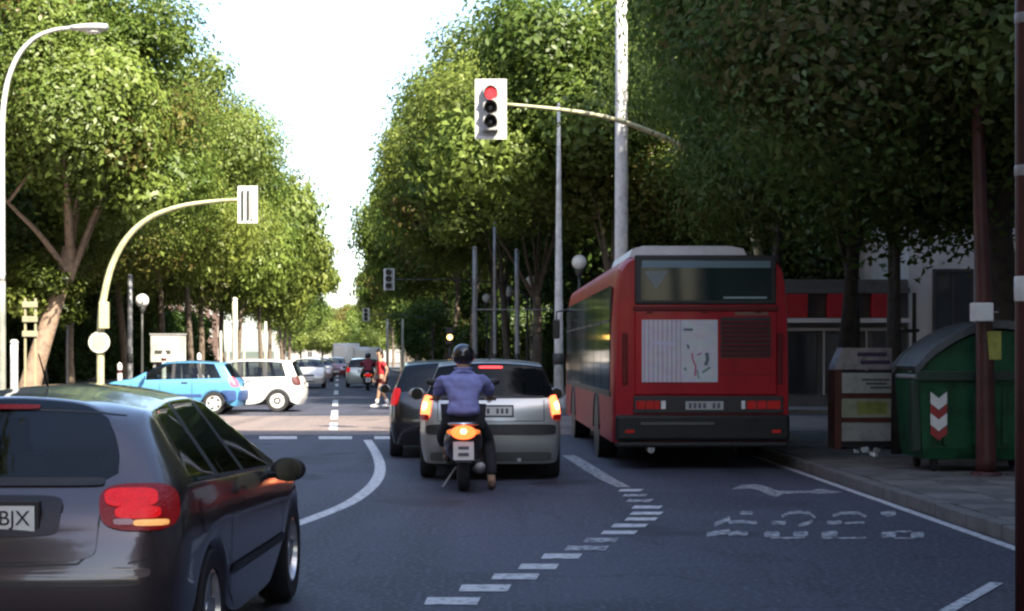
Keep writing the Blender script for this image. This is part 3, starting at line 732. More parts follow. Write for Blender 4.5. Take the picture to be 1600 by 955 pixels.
# overhead traffic light on the right
Y = 31.6
X, zc = XZ(767, 171, Y)
xr, zr = XZ(1018, 208, Y)
xr = XZ(1196, 600, Y)[0] - .35
tl = empty('traffic_light', (xr + .35, Y, .1), 0, 'overhead traffic light showing red on a long arm above the bus lane', 'traffic light')
dx = X - xr - .35
pix = [(1196, 640), (1196, 560), (1194, 470), (1184, 390), (1158, 320), (1112, 262), (1060, 226), (1016, 206), (955, 185), (880, 172), (790, 163)]
pts = [(XZ(a_, b_, Y)[0] - xr - .35, 0, XZ(a_, b_, Y)[1] - .1) for a_, b_ in pix]; pts[0] = (pts[1][0], 0, 0)
sp = spline(pts, 4); MB().tube(sp, [.085 if i < 10 else .085 - .055 * (i - 10) / (len(sp) - 11) for i in range(len(sp))], 10).build('mast_arm', M_POLEC, tl, smooth=True)
signal_head(tl, dx, -.03, zc - .1, .60, 1.14, 0)
MB().lathe([(.17, 0), (.17, .3), (.1, .36)], 14).build('base', M_POLEC, tl, smooth=True)
# arched traffic light on the left
Y = 42.0
xb, _ = XZ(157, 600, Y)
al = empty('traffic_light', (xb, Y, .1), 0, 'traffic light on a cream pole arching over the crossing cars', 'traffic light')
pix = [(157, 640), (157, 560), (158, 500), (163, 460), (176, 412), (200, 370), (235, 340), (280, 323), (330, 315), (374, 312)]
pts = [(XZ(a, b, Y)[0] - xb, 0, XZ(a, b, Y)[1] - .1) for a, b in pix]; pts[0] = (0, 0, 0)
sp = spline(pts, 4); MB().tube(sp, [.095 if i < 10 else .095 - .055 * (i - 10) / (len(sp) - 11) for i in range(len(sp))], 10).build('arched_pole', M_POLEC, al, smooth=True)
xs, zs = XZ(387, 320, Y); signal_head(al, xs - xb, 0, zs - .1, .50, .94, None, True, R(180), M_WHITEP, M_LGREY)
for q_ in (-.12, .02, .12): MB().box(xs - xb + q_ - .03, xs - xb + q_ + .03, -.075, -.034, zs - .1 - .38, zs - .1 + .36, .008).build('back_rib', M_POLED if q_ < .1 else M_LGREY, al)
hh = XZ(166, 492, Y); MB().box(hh[0] - xb - .13, hh[0] - xb + .11, -.24, -.10, hh[1] - .45, hh[1] + .22, .02).build('signal_box', M_POLEC, al)
hh = XZ(157, 535, Y); MB().lathe([(0, -.14), (.27, -.14), (.27, -.115), (0, -.115)], 28, 'y', (hh[0] - xb, 0, hh[1] - .1)).build('round_sign', mat('sign back', (0.50, 0.50, 0.42), .5, var=.2, scale=5), al)
MB().lathe([(0, -.145), (.20, -.145), (.20, -.1425)], 28, 'y', (hh[0] - xb, 0, hh[1] - .1)).build('sign_disc', M_POLEC, al)
MB().lathe([(.10, 0.0), (.10, .35)], 14, c=(0, 0, .02)).build('white_sleeve', M_WHITEP, al, smooth=True)
# small far traffic lights over the street
def far_signal(label, px, py, Y, arm_to, w=.42, h=.86):
    X, z = XZ(px, py, Y); xa = arm_to
    o = empty('traffic_light', (xa, Y, .1), 0, label, 'traffic light')
    sp = spline([(0, 0, 0), (0, 0, z * .6), (-.2, 0, z * .88), ((X - xa) * .4, 0, z - .15), (X - xa, 0, z - .1)], 5)
    MB().tube(sp, [.06 - .04 * i / (len(sp) - 1) for i in range(len(sp))], 8).build('mast_arm', M_POLED, o, smooth=True)
    signal_head(o, X - xa, -.05, z - .1, w, h, None, True)
far_signal('small traffic light hanging below the right trees, above the red pedestrian', 608, 437, 66, .6)
far_signal('distant pale traffic light near the vanishing point of the street', 572, 492, 108, lane(.9, 108) + .6)
# amber signal under the right trees
X, z = XZ(703, 527, 56)
am = empty('pedestrian_signal', (X, 56, .1), 0, 'amber lit signal on a dark post in the shade under the right trees', 'traffic light')
post(MB(), 0, 0, 0, z - .3, .05, .045).build('post', M_POLED, am, smooth=True)
MB().box(-.13, .13, -.1, .1, z - .38, z + .22, .02).build('housing', M_BLACK, am)
MB().lathe([(0, -.125), (.06, -.12), (.09, -.105)], 16, 'y', (0, 0, z - .1)).build('lens', M_LAMB, am, smooth=True)
MB().lathe([(0, -.115), (.06, -.112), (.09, -.102)], 16, 'y', (0, 0, z - .28)).build('lens', M_LOFF, am, smooth=True)
# white signboard behind the blue car
Y = 62.0; x0, z1 = XZ(235, 524, Y); x1, z0 = XZ(290, 566, Y)
sb = empty('signboard', ((x0 + x1) / 2, Y, .1), 0, 'pale rectangular signboard on two legs behind the blue car', 'signboard')
w = (x1 - x0) / 2
MB().box(-w, w, 0, .10, z0 - .1, z1 - .1, .02).build('panel', mat('pale board', (0.46, 0.45, 0.40), .6, var=.35, scale=1.2), sb)
for sx in (-1, 1): MB().box(sx * w * .8 - .05, sx * w * .8 + .05, .101, .18, 0, z1 - .3).build('leg', M_POLEG, sb)
MB().box(-w * .75, w * .15, -.02, -.001, z0 + .22, z0 + .34).build('printed_band', M_POLED, sb)
MB().box(-w - .03, w + .03, -.02, .12, z1 - .099, z1 - .03).build('top_rail', M_POLEG, sb)
# beige ladder-like frame and bin by the leaning tree
fx, fz = XZ(47, 480, 45.5)
fr = empty('information_frame', (fx, 45.5, .12), 0, 'beige upright frame with three cross plates beside the leaning trunk', 'sign frame')
for sx in (-.13, .15): MB().box(sx - .03, sx + .03, -.03, .03, 0, 3.0, .008).build('upright', mat('beige steel', (.28, .26, .16), .6), fr)
for k, zz in enumerate((1.95, 2.35, 2.75)): MB().box(-.20, .22, -.075, -.032, zz, zz + .16, .01).build('cross_plate', mat('beige plate', (0.30, 0.27, 0.18), .6, var=.2, scale=5), fr)
for k, (px, py, Y, lab) in enumerate(((187, 566, 57, 'small white bollard left of the blue car'), (256, 548, 60, 'white bollard in front of the signboard'), (311, 551, 62, 'white bollard right of the signboard'))):
    X, z = XZ(px, py, Y)
    o = empty('bollard', (X, Y, .1), 0, lab, 'bollard', 'white bollards under the left trees')
    MB().lathe([(.09, 0), (.10, .04), (.085, .1), (.085, z - .28), (0.07, z - .16), (0, z - .1)], 14).build('shaft', M_WHITEP, o, smooth=True)
    MB().lathe([(.088, z - .48), (.092, z - .46), (.092, z - .38), (.088, z - .36)], 14).build('band', M_RED, o, smooth=True)

# ------------------------------------------------------------------ plaza furniture on the right
# red-brown post with white box before the green container
X0, _ = XZ(1537, 757, 20.0)
rp = empty('red_post', (X0, 19.9, .12), 0, 'dark red post with a white box standing before the green waste container', 'post')
sp = [(0, 0, 0), (-.01, 0, 1.0), (-.03, 0, 2.0), (-.07, 0, 3.2), (-.10, 0, 4.6)]
MB().tube(spline(sp, 4), [.125 - .0035 * i for i in range(17)], 16).build('shaft', M_RED, rp, smooth=True)
MB().lathe([(.18, 0), (.18, .03), (.14, .05)], 16).build('base_plate', M_RED, rp, smooth=True)
xx, zz = XZ(1533, 488, 19.75)
MB().box(xx - X0 - .125, xx - X0 + .125, -.24, -.105, zz - .12 - .11, zz - .12 + .11, .012).build('white_box', M_WHITEP, rp)
xx, zz = XZ(1553, 540, 19.8)
MB().box(xx - X0 - .09, xx - X0 + .09, -.10, -.07, zz - .12 - .17, zz - .12 + .17, .006).build('yellow_plate', mat('yellow green plate', (0.33, 0.33, 0.06), .5, var=.3, scale=9), rp)
MB().tube([(-.125, -.06, 1.95), (0, -.135, 1.95), (.125, -.06, 1.95)], .012, 6).build('strap', M_POLEG, rp)
# post at the right picture edge on the refuge
ep = empty('edge_post', (2.875, 9.3, .004), 0, 'dark red upright post along the right picture edge', 'post')
post(MB(), 0, 0, 0, 5.2, .062, .062, 16).build('shaft', M_RED, ep, smooth=True)
MB().lathe([(.11, 0), (.11, .04), (.07, .07)], 16).build('base', M_RED, ep, smooth=True)
MB().lathe([(.063, 1.85), (.067, 1.86), (.067, 1.98), (.063, 1.99)], 16).build('pale_band', M_WHITEP, ep, smooth=True)
for z in (3.4, 2.55): MB().lathe([(.063, z), (.066, z + .01), (.066, z + .05), (.063, z + .06)], 16).build('clamp', M_POLEG, ep, smooth=True)

# green side-loading waste container
M_GREEN = mat('green polyethylene', (0.009, 0.078, 0.032), .5, var=.55, scale=3.5, spec=.3, bump=.25, bscale=9)
M_GREEND = mat('dark green polyethylene', (0.010, 0.030, 0.018), .5)
M_LIDG = mat('grey lid plastic', (0.085, 0.098, 0.105), .5, var=.4, scale=4)
xa, _ = XZ(1432, 600, 20.6); 
gc = empty('waste_container', (xa, 20.35, .12), 0, 'green waste container with curved grey lid on the plaza', 'waste container')
Wd, Dp, Hb = 1.62, 1.25, 1.22
bd = MB()
secs = [(0.16, .05, .06), (.30, .02, .03), (Hb - .12, -.03, -.02), (Hb, -.03, -.02)]
vs = []
for z, ix, iy in secs: vs += [(ix, iy, z), (Wd - ix, iy, z), (Wd - ix, Dp - iy, z), (ix, Dp - iy, z)]
bd.add(vs, [(3, 2, 1, 0), (12, 13, 14, 15)] + [(4 * i + j, 4 * i + (j + 1) % 4, 4 * i + 4 + (j + 1) % 4, 4 * i + 4 + j) for i in range(3) for j in range(4)])
bd.build('body', M_GREEN, gc)
for k in range(4):
    MB().box(.26 + k * .36, .32 + k * .36, -.035, .03, .34, Hb - .2, .008).build('rib', M_GREEN, gc)
MB().box(-.06, Wd + .06, -.07, -.021, Hb - .10, Hb + .02, .012).build('rim', M_GREEND, gc)
prof = [(.05 + .0, 0.0)]
arc = [(Wd * t, .56 * math.sin(math.pi * (.5 * min(1, t / .62))) ** .8 if t < .62 else .56 - .10 * (t - .62) / .38) for t in [i / 14 for i in range(15)]]
MB().prism([(x, Hb + .02 + z * .9) for x, z in arc] + [(Wd, Hb + .021), (0, Hb + .021)][:1], 'y', 0.03, Dp - .03).build('hood', M_GREEN, gc, auto=40)
for (a, b_) in ((-.05, .029), (Dp - .029, Dp + .05)):
    lid = [(x - .07 * (1 - t), Hb + .03 + z + .06) for t, (x, z) in zip([i / 14 for i in range(15)], arc)]; inn = [(x, z - .10) for x, z in lid]
    MB().prism(lid + inn[::-1], 'y', a, b_).build('lid_rim', M_LIDG, gc)
MB().prism([(x - .05 * (1 - t), Hb + .03 + z + .05) for t, (x, z) in zip([i / 14 for i in range(15)], arc)] + [(x, Hb + .025 + z * .93) for x, z in arc[::-1]], 'y', .031, Dp - .031).build('lid', M_LIDG, gc, auto=40)
MB().box(-.10, .02, .05, .22, .25, Hb - .1, .02).build('corner_post', M_GREEND, gc)
for k, zz in enumerate((.86, .60)):
    ch = MB()
    ch.prism([(.10, zz + .13), (.20, zz + .05), (.30, zz + .13), (.30, zz - .01), (.20, zz - .09), (.10, zz - .01)], 'y', -.052, -.037).build('white_chevron', M_WHITEP, gc)
    MB().prism([(.10, zz - .02), (.20, zz - .10), (.30, zz - .02), (.30, zz - .125), (.20, zz - .205), (.10, zz - .125)], 'y', -.052, -.037).build('red_chevron', mat('chevron red', (0.30, .03, .03), .5), gc)
for sx in (.2, Wd - .2):
    for sy in (.2, Dp - .2): MB().lathe([(0, -.03), (.09, -.03), (.10, 0), (.09, .03), (0, .03)], 14, 'x', (sx, sy, .10)).build('caster', M_RUB, gc)
for sx in (-.03, Wd + .03): MB().tube([(sx, .12, Hb - .05), (sx, Dp - .12, Hb - .05)], .03, 8).build('lift_bar', M_POLEG, gc)
# poster cabinet: red-brown frame with three pale panels
xa, _ = XZ(1300, 700, 25.5)
M_CAB = mat('cabinet red brown', (.17, .040, .024), .55, var=.4, scale=5)
pc = empty('poster_cabinet', (xa, 25.3, .12), 0, 'red-brown framed cabinet with pale printed panels right of the bus', 'cabinet')
CW = 1.02
MB().box(0, .11, 0, .55, 0, 1.22, .01).build('side_post', M_CAB, pc); MB().box(CW - .11, CW, 0, .55, 0, 1.22, .01).build('side_post', M_CAB, pc)
MB().box(.111, CW - .111, .06, .5, .04, 1.2).build('back_box', M_BLACK, pc)
for k, (z0, z1, c_) in enumerate(((.13, .42, (.58, .55, .50)), (.49, .78, (.58, .60, .40)), (.86, 1.17, (.66, .65, .60)))):
    pn = MB().box(.115, CW - .115, .02, .055, z0, z1, .006).build('panel', mat('poster ' + 'abc'[k], c_, .6, var=.3, scale=4), pc)
    if k == 1: MB().box(.35, .80, .012, .0195, z0 + .05, z1 - .05).build('printed_block', mat('yellow print', (.42, .44, .10), .6, var=.3, scale=8), pn)
    if k == 2:
        for (a, b_, zz) in ((.42, .84, .19), (.48, .80, .13), (.55, .86, .07)): MB().box(a, b_, .012, .0195, z0 + zz, z0 + zz + .03).build('printed_line', mat('grey print', (.12, .13, .10), .6), pn)
for z in (.425, .785): MB().box(.112, CW - .112, -.01, .056, z, z + .06).build('shelf', M_CAB, pc)
MB().prism([(0.0, 1.222), (CW, 1.222), (CW, 1.40), (CW - .10, 1.55), (.14, 1.55), (.02, 1.30)], 'y', .02, .5).build('white_top', mat('pale top', (.52, .48, .50), .6, var=.4, scale=5), pc)
for (a, b_, zz) in ((.40, .85, 1.30), (.50, .80, 1.42), (.35, .55, 1.42)): MB().box(a, b_, .010, .0195, zz, zz + .06).build('graffiti_mark', mat('purple print', (.10, .06, .16), .6), pc)
# support with crossarm between cabinet and container (young tree stake)
xa, _ = XZ(1401, 700, 24.2)
st = empty('tree_stake', (xa, 24.2, .12), 0, 'pair of dark stakes with a crossbar between cabinet and green container', 'stake')
post(MB(), 0, 0, 0, 3.0, .085, .05, 10).build('stake', M_BARKD, st, smooth=True)
post(MB(), .28, .1, 0, 2.35, .035, .03, 8).build('stake', M_BARKD, st, smooth=True)
MB().tube([(-.03, -.02, 1.78), (.34, .08, 1.80)], .025, 8).build('crossbar', M_BARKD, st)
# litter by the cabinet
for k, (px, py) in enumerate(((1338, 712), (1352, 708), (1366, 715), (1372, 709))):
    x, y = G(px, py, .125); mb = MB(); s_ = .05
    g_ = random.Random(k); vs = [(g_.uniform(-.07, .07), g_.uniform(-.06, .06), g_.uniform(0, .10)) for _ in range(9)]
    bm = bmesh.new(); [bm.verts.new(v) for v in vs]; bmesh.ops.convex_hull(bm, input=bm.verts[:]); me = bpy.data.meshes.new('crumpled_paper'); 
    bmesh.ops.delete(bm, geom=[v for v in bm.verts if not v.link_faces], context='VERTS'); bm.to_mesh(me); bm.free()
    o = obj('crumpled_paper', me, M_WHITEP, None, (x, y, .128))
    tag(o, ['leftmost scrap of crumpled paper', 'second scrap of crumpled paper from the left', 'nearest scrap of crumpled paper', 'rightmost scrap of crumpled paper'][k] + ' on the paving before the cabinet', 'litter', 'paper scraps on the paving')

# ------------------------------------------------------------------ cars
M_GLASS = glass_mat('car glass', (0.60, 0.66, 0.65), 0.85)
M_GLASSD = glass_mat('dark car glass', (0.30, 0.34, 0.36), 0.5, 1.22)
M_RIM = mat('alloy', (0.52, 0.52, 0.54), .28, metal=.9)
M_SEAT = mat('seat cloth', (0.03, 0.03, 0.033), .9)
M_TRIM = mat('black trim', (0.016, 0.016, 0.018), .5)
M_PLATE = mat('number plate', (0.74, 0.74, 0.72), .5)
M_INK = mat('plate letters', (0.015, 0.015, 0.02), .6)
def paint(name, col, metal=0.35, rough=.32): return mat(name, col, rough, metal=metal, coat=.9)
def lamp_mat(name, col, e, s): return mat(name, col, .30, emit=e, es=s, spec=.3, coat=.1, bump=.5, bscale=70, var=.45, scale=22)

def text_mesh(txt, size):
    cu = bpy.data.curves.new('txt', 'FONT'); cu.body = txt; cu.size = size; cu.extrude = .001; cu.align_x = 'CENTER'; cu.align_y = 'CENTER'
    o = bpy.data.objects.new('txt', cu); C.objects.link(o)
    me = bpy.data.meshes.new_from_object(o.evaluated_get(bpy.context.evaluated_depsgraph_get()))
    bpy.data.objects.remove(o); bpy.data.curves.remove(cu); return me

class Car:
    """hatchback body as a smooth cage: side rows x stations, closed by a rear and a front grid, then cut into panels.
       local axes: x right, y forward (0 = rear bumper), z up"""
    def __init__(s, label, cat, loc, rz, L=4.2, W=1.76, H=1.43, wb=2.58, roh=.80, wr=.315, belt=(.97, .90), col=None, roof_rear=.42, cowl=(3.12, .99), ws_top=2.42, nose=.72,
                 hood=None, rear_lean=.17, sub=2, glass=None, bumperm=None, three_door=True, rake=None, boxy=0.0, group=None, name='car', quarter_pillar=False, crown=.05):
        s.root = empty(name, loc, rz, label, cat, group); s.L, s.W, s.H = L, W, H; s.wr = wr
        s.ycr = roh; s.ycf = roh + wb; s.paintm = col; glass = glass or M_GLASS
        f = L / 4.2
        top = [(roof_rear - .1, H - .075), (roof_rear, H - .055), (roof_rear + .7, H - .01), (1.75 * f, H), (ws_top, H - .045), (cowl[0], cowl[1]), (cowl[0] + .4, cowl[1] - .055), (L - .25, nose + .04), (L - .1, nose - .04)]
        Ra = wr + .055
        ys = sorted(set([.10, roh - Ra, roh - .72 * Ra, roh, roh + .72 * Ra, roh + Ra, (roh + Ra + ws_top - .42) / 2, ws_top - .38, ws_top - .30, ws_top,
                         (ws_top + cowl[0]) / 2, s.ycf - Ra, s.ycf - .72 * Ra, s.ycf, s.ycf + .72 * Ra, s.ycf + Ra, L - .14]))
        y2 = [ys[0]]
        for y in ys[1:]:
            if y - y2[-1] > .045: y2.append(y)
        ys = y2
        n = len(ys); HW = W / 2
        def belt_z(y): return interp(y, [(0, belt[0]), (cowl[0], belt[1]), (L, belt[1] - .05)])
        P = []
        for i, y in enumerate(ys):
            zt = interp(y, top); zb = belt_z(y)
            ta = interp(y, [(0, .955), (.25, .98), (.9, 1), (L - 1.0, 1), (L - .5, .97), (L - .14, .86)])
            sill = .21
            for yc in (s.ycr, s.ycf):
                d = abs(y - yc)
                if d < Ra + .001: sill = max(sill, wr - .02 + math.sqrt(max(0, Ra * Ra - d * d)))
            zb = min(zb, zt - .015)
            z0 = sill; z3 = max(zb - .13, z0 + .11); z1 = max(.40, z0 + .03); z2 = max(.58, z1 + .035); z2 = min(z2, z3 - .03)
            row = [(HW - .045, y, z0), (HW - .012, y, z1), (HW, y, z2), (HW - .012, y, z3), (HW - .055, y, max(zb, z3 + .03))]
            z4 = row[-1][2]; z5 = max(zt - crown, z4 + .012)
            k = min(1, max(0, (z5 - z4) / max(.01, (H - .05 - belt[0]))))
            row.append((HW - .075 - (.175 - boxy) * k, y, z5))
            row = [(p[0] * ta, p[1], p[2]) for p in row]
            P.append(row)
        # shear the rear stations so that the tail leans
        rl = [.12, .035, .03, .055, rear_lean, roof_rear]
        for r in range(6): P[0][r] = (P[0][r][0], rl[r], P[0][r][2])
        P[0][5] = (P[0][5][0], rl[5], H - .05 - crown)
        for i in range(1, n):
            y = ys[i]
            for r in (4, 5):
                sh = max(0, (rl[r] - .10) * (1 - (y - .1) / 1.5)) if y < 1.6 else 0
                P[i][r] = (P[i][r][0], y + sh * (1 if r == 5 else .6), P[i][r][2])
            yy = P[i][5][1]
            if yy < 1.9 * f: P[i][5] = (P[i][5][0], yy, interp(yy, top) - crown)
        fl = [.10, .02, .0, .05, .13, .22]
        for r in range(6): P[-1][r] = (P[-1][r][0], L - .12 - fl[r], min(P[-1][r][2], [.22, .40, .55, .64, nose - .04, nose - .015][r]))
        bm = bmesh.new(); FR = (1.0, .78, .42, 0.0)
        lay = bm.faces.layers.int.new('part'); cl_ = bm.edges.layers.float.new('crease_edge'); s.parts = {}
        def pid(nm):
            if nm not in s.parts: s.parts[nm] = len(s.parts)
            return s.parts[nm]
        pid('body')
        for sg in (1, -1):
            V = [[bm.verts.new((sg * p[0], p[1], p[2])) for p in row] for row in P]
            T = []
            for i in range(n):
                x5, y5, z5 = P[i][5]; cr = crown if z5 > belt[0] + .15 else .03
                T.append([V[i][5]] + [bm.verts.new((sg * x5 * q, y5 + (.0 if 0 < i < n - 1 else (-.05 if i == 0 else .07)) * (1 - q * q), z5 + cr * (1 - q * q))) for q in FR[1:]])
            def face(a, b, c, d, nm):
                try: fc = bm.faces.new((a, b, c, d) if sg > 0 else (d, c, b, a))
                except ValueError: return
                fc[lay] = pid(nm); fc.smooth = True
            side = 'r' if sg > 0 else 'l'
            for i in range(n - 1):
                ym = (P[i][5][1] + P[i + 1][5][1]) / 2
                for r in range(5):
                    nm = 'body'
                    if r == 4:
                        zz = (P[i][5][2] + P[i + 1][5][2]) / 2
                        if zz - belt_z(ym) > .16:
                            yb = ws_top - .34
                            wide = P[i + 1][5][1] - P[i][5][1]
                            if i >= 2 and wide > .12 and P[i + 1][5][1] < cowl[0] - .05: nm = ('quarter_window' if ym < roh + .35 else 'rear_side_window' if ym < yb else 'front_side_window') + side
                            elif i >= 2 and P[i + 1][5][1] < cowl[0] - .05: nm = 'window_pillar_%d' % i + side
                    if r <= 1 and ys[i + 1] <= roh - Ra + .01: nm = 'rear_bumper'
                    if r <= 1 and ys[i] >= s.ycf + Ra - .01: nm = 'front_bumper'
                    face(V[i][r], V[i + 1][r], V[i + 1][r + 1], V[i][r + 1], nm)
                for r_, cv in ((5, .9), (4, .7)):
                    e_ = bm.edges.get((V[i][r_], V[i + 1][r_]))
                    if e_ is not None and P[i][5][2] > belt[0] + .1: e_[cl_] = max(e_[cl_], cv)
                for q in range(3):
                    nm = 'body'
                    ya, yb_ = ys[i], ys[i + 1]
                    if ya >= ws_top - .01 and yb_ <= cowl[0] + .02: nm = 'windscreen'
                    face(T[i][q], T[i + 1][q], T[i + 1][q + 1], T[i][q + 1], nm)
            for end, i0, sgn in (('rear', 0, -1), ('front', n - 1, 1)):
                blg = [.10, .10, .10, .075, .06, .05] if end == 'rear' else [.10, .14, .15, .13, .10, .07]
                grid = []
                for r in range(6):
                    x, y, z = P[i0][r]
                    if r == 5: grid.append(T[i0]); continue
                    grid.append([V[i0][r]] + [bm.verts.new((sg * x * q, y + sgn * blg[r] * (1 - q ** 2.4), z + (.01 if r == 4 else 0) * (1 - q * q))) for q in FR[1:]])
                for r in range(5):
                    for q in range(3):
                        nm = 'body'
                        if r <= 1: nm = end + '_bumper'
                        if end == 'rear' and r == 4 and not (quarter_pillar and q == 0): nm = 'rear_window'
                        a = (grid[r][q], grid[r][q + 1], grid[r + 1][q + 1], grid[r + 1][q])
                        if end == 'rear': face(a[1], a[0], a[3], a[2], nm)
                        else: face(*a, nm)
        bmesh.ops.remove_doubles(bm, verts=bm.verts, dist=1e-5)
        bmesh.ops.recalc_face_normals(bm, faces=bm.faces)
        for e in bm.edges:
            ids = {fc[lay] for fc in e.link_faces}
            if len(ids) > 1: e[cl_] = max(e[cl_], .88)
            z = (e.verts[0].co.z + e.verts[1].co.z) / 2
            if len(e.link_faces) == 1: e[cl_] = .6
        me = bpy.data.meshes.new('cage'); bm.to_mesh(me); bm.free()
        ob = bpy.data.objects.new('cage', me); C.objects.link(ob)
        md = ob.modifiers.new('s', 'SUBSURF'); md.levels = sub; md.render_levels = sub
        ev = bpy.data.meshes.new_from_object(ob.evaluated_get(bpy.context.evaluated_depsgraph_get()), preserve_all_data_layers=True, depsgraph=bpy.context.evaluated_depsgraph_get())
        bpy.data.objects.remove(ob)
        ids = np.zeros(len(ev.polygons), dtype=np.int32); ev.attributes['part'].data.foreach_get('value', ids)
        vs = [v.co.copy() for v in ev.vertices]; pol = [tuple(p.vertices) for p in ev.polygons]
        s.bvh = BVHTree.FromPolygons(vs, pol)
        nrm = [v.normal.copy() for v in ev.vertices]
        s.obs = {}
        for nm, k in s.parts.items():
            sel = [pol[i] for i in range(len(pol)) if ids[i] == k]
            if not sel: continue
            used = sorted({v for p in sel for v in p}); mp = {v: i for i, v in enumerate(used)}
            m2 = bpy.data.meshes.new(nm); m2.from_pydata([vs[v] for v in used], [], [tuple(mp[v] for v in p) for p in sel]); m2.update()
            m2.polygons.foreach_set('use_smooth', [True] * len(m2.polygons))
            m2.normals_split_custom_set_from_vertices([nrm[v] for v in used])
            base = nm[:-1] if nm[-1] in 'rl' and 'window' in nm and nm != 'rear_window' else nm
            if 'pillar' in nm: s.obs[nm] = obj('window_pillar', m2, M_TRIM, s.root); continue
            m = glass if ('window' in nm or nm == 'windscreen') else (bumperm or col) if 'bumper' in nm else col
            s.obs[nm] = obj(base, m2, m, s.root)
        # dark floor, wheels, seats
        MB().box(-HW + .17, HW - .17, .22, L - .3, .19, .40).build('underbody', M_TRIM, s.root)
        MB().box(-HW + .25, HW - .25, .25, roh + .2, .401, belt[0] - .22).build('luggage_cover', M_SEAT, s.root)
        MB().box(-HW + .16, HW - .16, cowl[0] - .55, cowl[0] + .2, .6, belt[1] - .06, .04).build('dashboard', M_SEAT, s.root)
        for sx in (-.36, .36):
            mb = MB(); mb.box(sx - .24, sx + .24, ws_top - .75, ws_top - .60, .45, 1.02, .05); mb.box(sx - .13, sx + .13, ws_top - .79, ws_top - .69, 1.04, 1.24, .03)
            mb.box(sx - .23, sx + .23, ws_top - .62, ws_top - .15, .41, .56, .04); st_ = mb; 
            sb_ = MB().box(sx - .24, sx + .24, ws_top - .75, ws_top - .60, .45, 1.04, .05).build('front_seat', M_SEAT, s.root)
            MB().box(sx - .13, sx + .13, ws_top - .79, ws_top - .69, 1.041, 1.23, .03).build('headrest', M_SEAT, sb_)
        MB().box(-HW + .3, HW - .3, roh + .25, roh + .42, .42, belt[0] - .02, .05).build('rear_seat', M_SEAT, s.root)
    def wheel(s, m=None, spokes=5, w=.19):
        wr = s.wr
        m = m or M_RIM
        ty = MB().lathe([(wr * .66, -w / 2), (wr * .93, -w / 2 - .005), (wr * .985, -w / 2 + .02), (wr, -w / 2 + .045), (wr, w / 2 - .045), (wr * .985, w / 2 - .02), (wr * .93, w / 2 + .005), (wr * .66, w / 2)], 30, 'x', closed=True).mesh('tyre')
        smooth_by_angle(ty, 50); ty.materials.append(M_RUB)
        mb = MB(); mb.lathe([(wr * .665, w / 2 - .01), (wr * .60, w / 2), (wr * .57, w / 2 - .05), (wr * .57, -w / 2 + .02)], 30, 'x')
        mb.lathe([(0, w / 2 - .02), (wr * .16, w / 2 - .02), (wr * .18, w / 2 - .05)], 16, 'x')
        for k in range(spokes):
            a = 2 * math.pi * k / spokes; d = Vector((0, math.cos(a), math.sin(a))); t = Vector((0, -d.z, d.y)); o_ = w / 2 - .025
            q = []
            for rr, hw in ((.12, .20), (.60, .13)):
                for sx in (-1, 1):
                    for xx in (o_ - .035, o_):
                        p = d * wr * rr + t * wr * hw * sx; q.append((xx, p.y, p.z))
            mb.add(q, [(0, 1, 3, 2), (4, 6, 7, 5), (1, 5, 7, 3), (0, 2, 6, 4), (0, 4, 5, 1), (2, 3, 7, 6)])
        rm = mb.mesh('rim'); smooth_by_angle(rm, 40); rm.materials.append(m)
        dk = MB().lathe([(0, -.02), (wr * .6, -.02), (wr * .6, .0), (0, .0)], 20, 'x').mesh('brake_disc'); dk.materials.append(M_TRIM)
        for sx in (-1, 1):
            for y in (s.ycr, s.ycf):
                wr_ = obj('wheel', ty, None, s.root, (sx * (s.W / 2 - .115), y, wr)); wr_.rotation_euler.z = 0 if sx > 0 else math.pi
                obj('rim', rm, None, wr_); obj('brake_disc', dk, None, wr_)
                # dark arch lining
        for sx in (-1, 1):
            for y in (s.ycr, s.ycf):
                ln = MB(); n = 12; Ra = wr + .052; vs = []
                for i in range(n + 1):
                    a = math.pi * i / n
                    for xx in (s.W / 2 - .06, s.W / 2 - .32): vs.append((sx * xx, y + Ra * math.cos(a), wr - .02 + Ra * math.sin(a)))
                ln.add(vs, [(2 * i, 2 * i + 1, 2 * i + 3, 2 * i + 2) for i in range(n)]); ln.build('arch_lining', M_TRIM, s.root)
    def hit(s, p, d):
        r = s.bvh.ray_cast(Vector(p) - Vector(d).normalized() * 3, Vector(d).normalized())
        return r[0], r[1]
    def patch(s, name, m, c, d, w, h, off=.006, n=10, power=4, shear=0.0, taper=0.0, parent=None, depth=True, warp=None):
        """rounded patch laid on the body: centre c, looked at along d; w, h its size"""
        d = Vector(d).normalized(); up = Vector((0, 0, 1)); rt = d.cross(up).normalized(); up = rt.cross(d).normalized()
        vs = []; fs = []; ok = True; last = None
        for j in range(n + 1):
            for i in range(n + 1):
                u, v = 2 * i / n - 1, 2 * j / n - 1
                k = max(abs(u), abs(v)); 
                if k > 1e-6:
                    e = (abs(u) ** power + abs(v) ** power) ** (1 / power); u, v = u * k / e, v * k / e
                uu = u * (1 + taper * v) + shear * v
                if warp: uu, v = warp(uu, v)
                p = Vector(c) + rt * uu * w / 2 + up * v * h / 2
                q, nn = s.hit(p, d)
                if q is None: q = last[0].copy() if last else p; nn = last[1] if last else -d
                if nn.dot(d) > 0: nn = -nn
                last = (q, nn); vs.append(q + nn * off)
        for j in range(n):
            for i in range(n): a = j * (n + 1) + i; fs.append((a, a + 1, a + n + 2, a + n + 1))
        me = bpy.data.meshes.new(name); me.from_pydata(vs, [], fs); me.update()
        if me.polygons[len(fs) // 2].normal.dot(d) > 0: me.flip_normals()
        me.polygons.foreach_set('use_smooth', [True] * len(fs))
        o = obj(name, me, m, parent or s.root)
